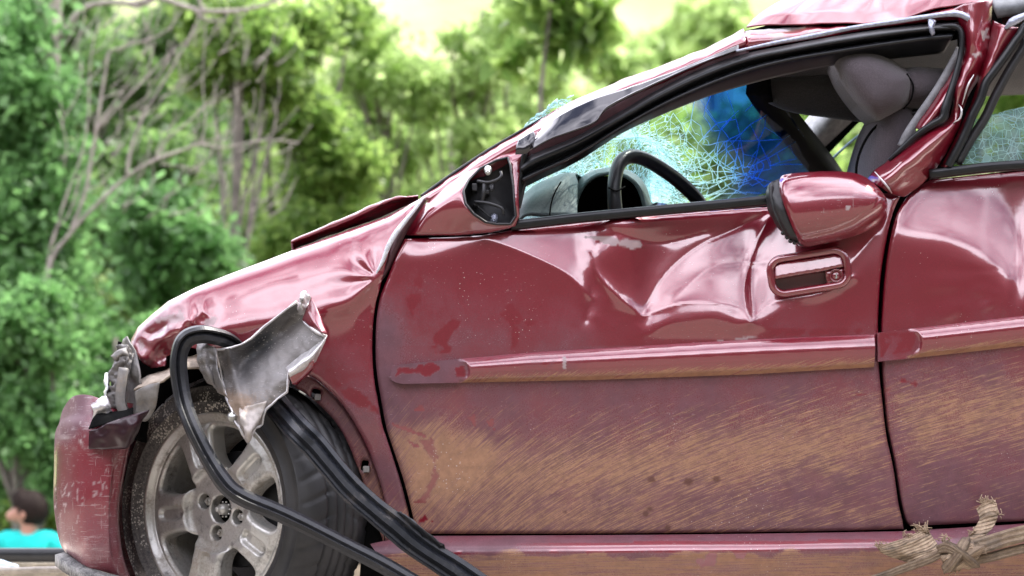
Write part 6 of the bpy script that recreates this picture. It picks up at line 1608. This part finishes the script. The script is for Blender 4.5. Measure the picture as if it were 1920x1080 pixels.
mirror = panel('housing', mpoly, mir_y, M['paint'], mir, step=3.2, roll=0, lip=.05, attr=lambda u, v: {'dust': .10 + .15 * ramp(v, 390, 440), 'scuff': .35 + 0 * u, 'mud': 0 * u, 'wipe': 0 * u, 'scrape': smear(u, v, [[(1584, 386), (1596, 384), (1598, 394), (1588, 396)]], 1, 3), 'streak': streak(u, v)})
loft('mirror_back', [[(1462, 336, -0.029), (1448, 342, -0.036), (1440, 350, -0.022)], [(1466, 370, -0.065), (1450, 372, -0.061), (1437, 370, -0.029)], [(1478, 410, -0.072), (1462, 408, -0.065), (1444, 400, -0.029)], [(1494, 442, -0.065), (1478, 440, -0.058), (1464, 432, -0.022)], [(1508, 460, -0.036), (1498, 458, -0.029), (1486, 452, -0.014)]], M['plastic'], mir, 14, 30, .003, .002, .03)
sweep('inner_rib', [(1446, 346, -.05), (1446, 372, -.055), (1456, 404, -.058), (1474, 438, -.05)], circ(.005, 6), M['plastic'], mir, n=16)
g = Geo()
for (u, v) in ((1468, 437), (1476, 445), (1482, 452), (1490, 455)):
    c = P(u, v, -.042); g.lathe([(0, -.006), (.004, -.005), (.005, 0), (.004, .006), (0, .008)], Matrix.Translation(c), 8)
g.make('broken_pivot', M['plastic'], mir)

st = root('tie_strap', 'frayed tan webbing strap knotted around the sill at lower right', 'strap', P(1790, 1030, -.08))
flat = lambda w, d: [(d, -w), (d * 1.3, -w * .5), (d, 0), (d * 1.4, w * .5), (d, w), (-d, w), (-d, -w)]
sweep('webbing', [(1620, 1092, -.05), (1660, 1078, -.06), (1700, 1064, -.075), (1740, 1050, -.09), (1770, 1036, -.10), (1800, 1030, -.10)], flat(.008, .004), M['strap'], st, n=40, scale=[1, 1, 1.1, 1.1, 1.1, .9])
sweep('webbing', [(1800, 1034, -.10), (1830, 1026, -.10), (1870, 1014, -.09), (1920, 1000, -.08), (2000, 984, -.06), (2200, 950, .05)], flat(.017, .005), M['strap'], st, n=40)
sweep('webbing', [(1806, 1052, -.09), (1850, 1046, -.085), (1920, 1028, -.07), (2000, 1012, -.05), (2200, 985, .05)], flat(.010, .004), M['strap'], st, n=30)
loft('loose_end', [[(1646, 1026, -.05), (1660, 1020, -.06), (1690, 1012, -.065), (1716, 1000, -.06), (1732, 990, -.05)], [(1655, 1036, -.055), (1680, 1032, -.07), (1710, 1022, -.075), (1732, 1012, -.07), (1746, 1004, -.06)], [(1690, 1050, -.06), (1712, 1042, -.075), (1735, 1036, -.08), (1750, 1030, -.08), (1758, 1022, -.075)], [(1722, 1062, -.08), (1738, 1054, -.09), (1752, 1046, -.095), (1764, 1040, -.095), (1772, 1034, -.09)]], M['strap'], st, 24, 24, .004, .005, .03, seed=4)
loft('loose_end', [[(1832, 955, -.05), (1848, 944, -.055), (1866, 938, -.05)], [(1836, 972, -.06), (1852, 966, -.07), (1870, 962, -.06)], [(1826, 994, -.07), (1846, 990, -.08), (1864, 984, -.07)], [(1808, 1016, -.085), (1828, 1014, -.095), (1844, 1008, -.085)], [(1798, 1036, -.10), (1812, 1036, -.11), (1826, 1030, -.10)]], M['strap'], st, 18, 28, .004, .006, .03, seed=6)
rk = random.Random(3)
loft('knot', [[(1768, 1042, -.085), (1780, 1022, -.10), (1800, 1016, -.10), (1822, 1018, -.095), (1834, 1026, -.085)], [(1766, 1048, -.105), (1782, 1034, -.135), (1802, 1030, -.14), (1822, 1028, -.13), (1836, 1032, -.10)], [(1768, 1056, -.10), (1784, 1052, -.13), (1804, 1050, -.14), (1822, 1046, -.125), (1834, 1042, -.10)], [(1776, 1064, -.085), (1790, 1068, -.10), (1808, 1066, -.10), (1820, 1062, -.095), (1830, 1052, -.085)]], M['strap'], st, 26, 22, .004, .010, .02, seed=12)
for pts in ([(1760, 1030, -.10), (1778, 1026, -.13), (1798, 1036, -.155), (1816, 1052, -.145), (1830, 1062, -.11)], [(1812, 1010, -.105), (1806, 1022, -.14), (1796, 1042, -.155), (1782, 1060, -.13), (1770, 1068, -.10)], [(1780, 1068, -.10), (1800, 1058, -.14), (1822, 1040, -.135), (1842, 1030, -.105)]):
    sweep('knot', pts, flat(.011, .004), M['strap'], st, n=24, scale=[.8, 1.1, .9, 1.2, .8])
g = Geo()
def fray(u, v, y, n, L, an0, an1):
    for _ in range(n):
        a = rk.uniform(an0, an1); l = L * rk.uniform(.4, 1.1); b = rk.uniform(-.9, .9)
        u0, v0 = u + rk.uniform(-9, 9), v + rk.uniform(-5, 5)
        g.tube(catmull([tuple(P(u0, v0, y)), tuple(P(u0 + l * .5 * math.cos(a), v0 - l * .5 * math.sin(a), y - .006)), tuple(P(u0 + l * math.cos(a + b), v0 - l * math.sin(a + b), y - .004))], 6), .0011, 4)
fray(1850, 946, -.052, 40, 16, .3, 2.6); fray(1866, 965, -.06, 16, 12, -.6, 1.2); fray(1726, 996, -.055, 30, 15, .2, 2.9); fray(1654, 1026, -.052, 26, 12, 1.4, 4.0); fray(1736, 1000, -.06, 10, 24, .8, 1.8)
fray(1790, 1060, -.1, 20, 16, 3.6, 5.8); fray(1830, 1000, -.08, 14, 10, 2.4, 3.8); fray(1700, 1008, -.062, 18, 10, .8, 2.2); fray(1770, 1016, -.1, 24, 14, 0, 3.1); fray(1840, 1030, -.1, 16, 12, 0, 6)
mesh_obj('frayed_threads', np.array(g.v), g.f, M['strap'], st, kind='stuff')
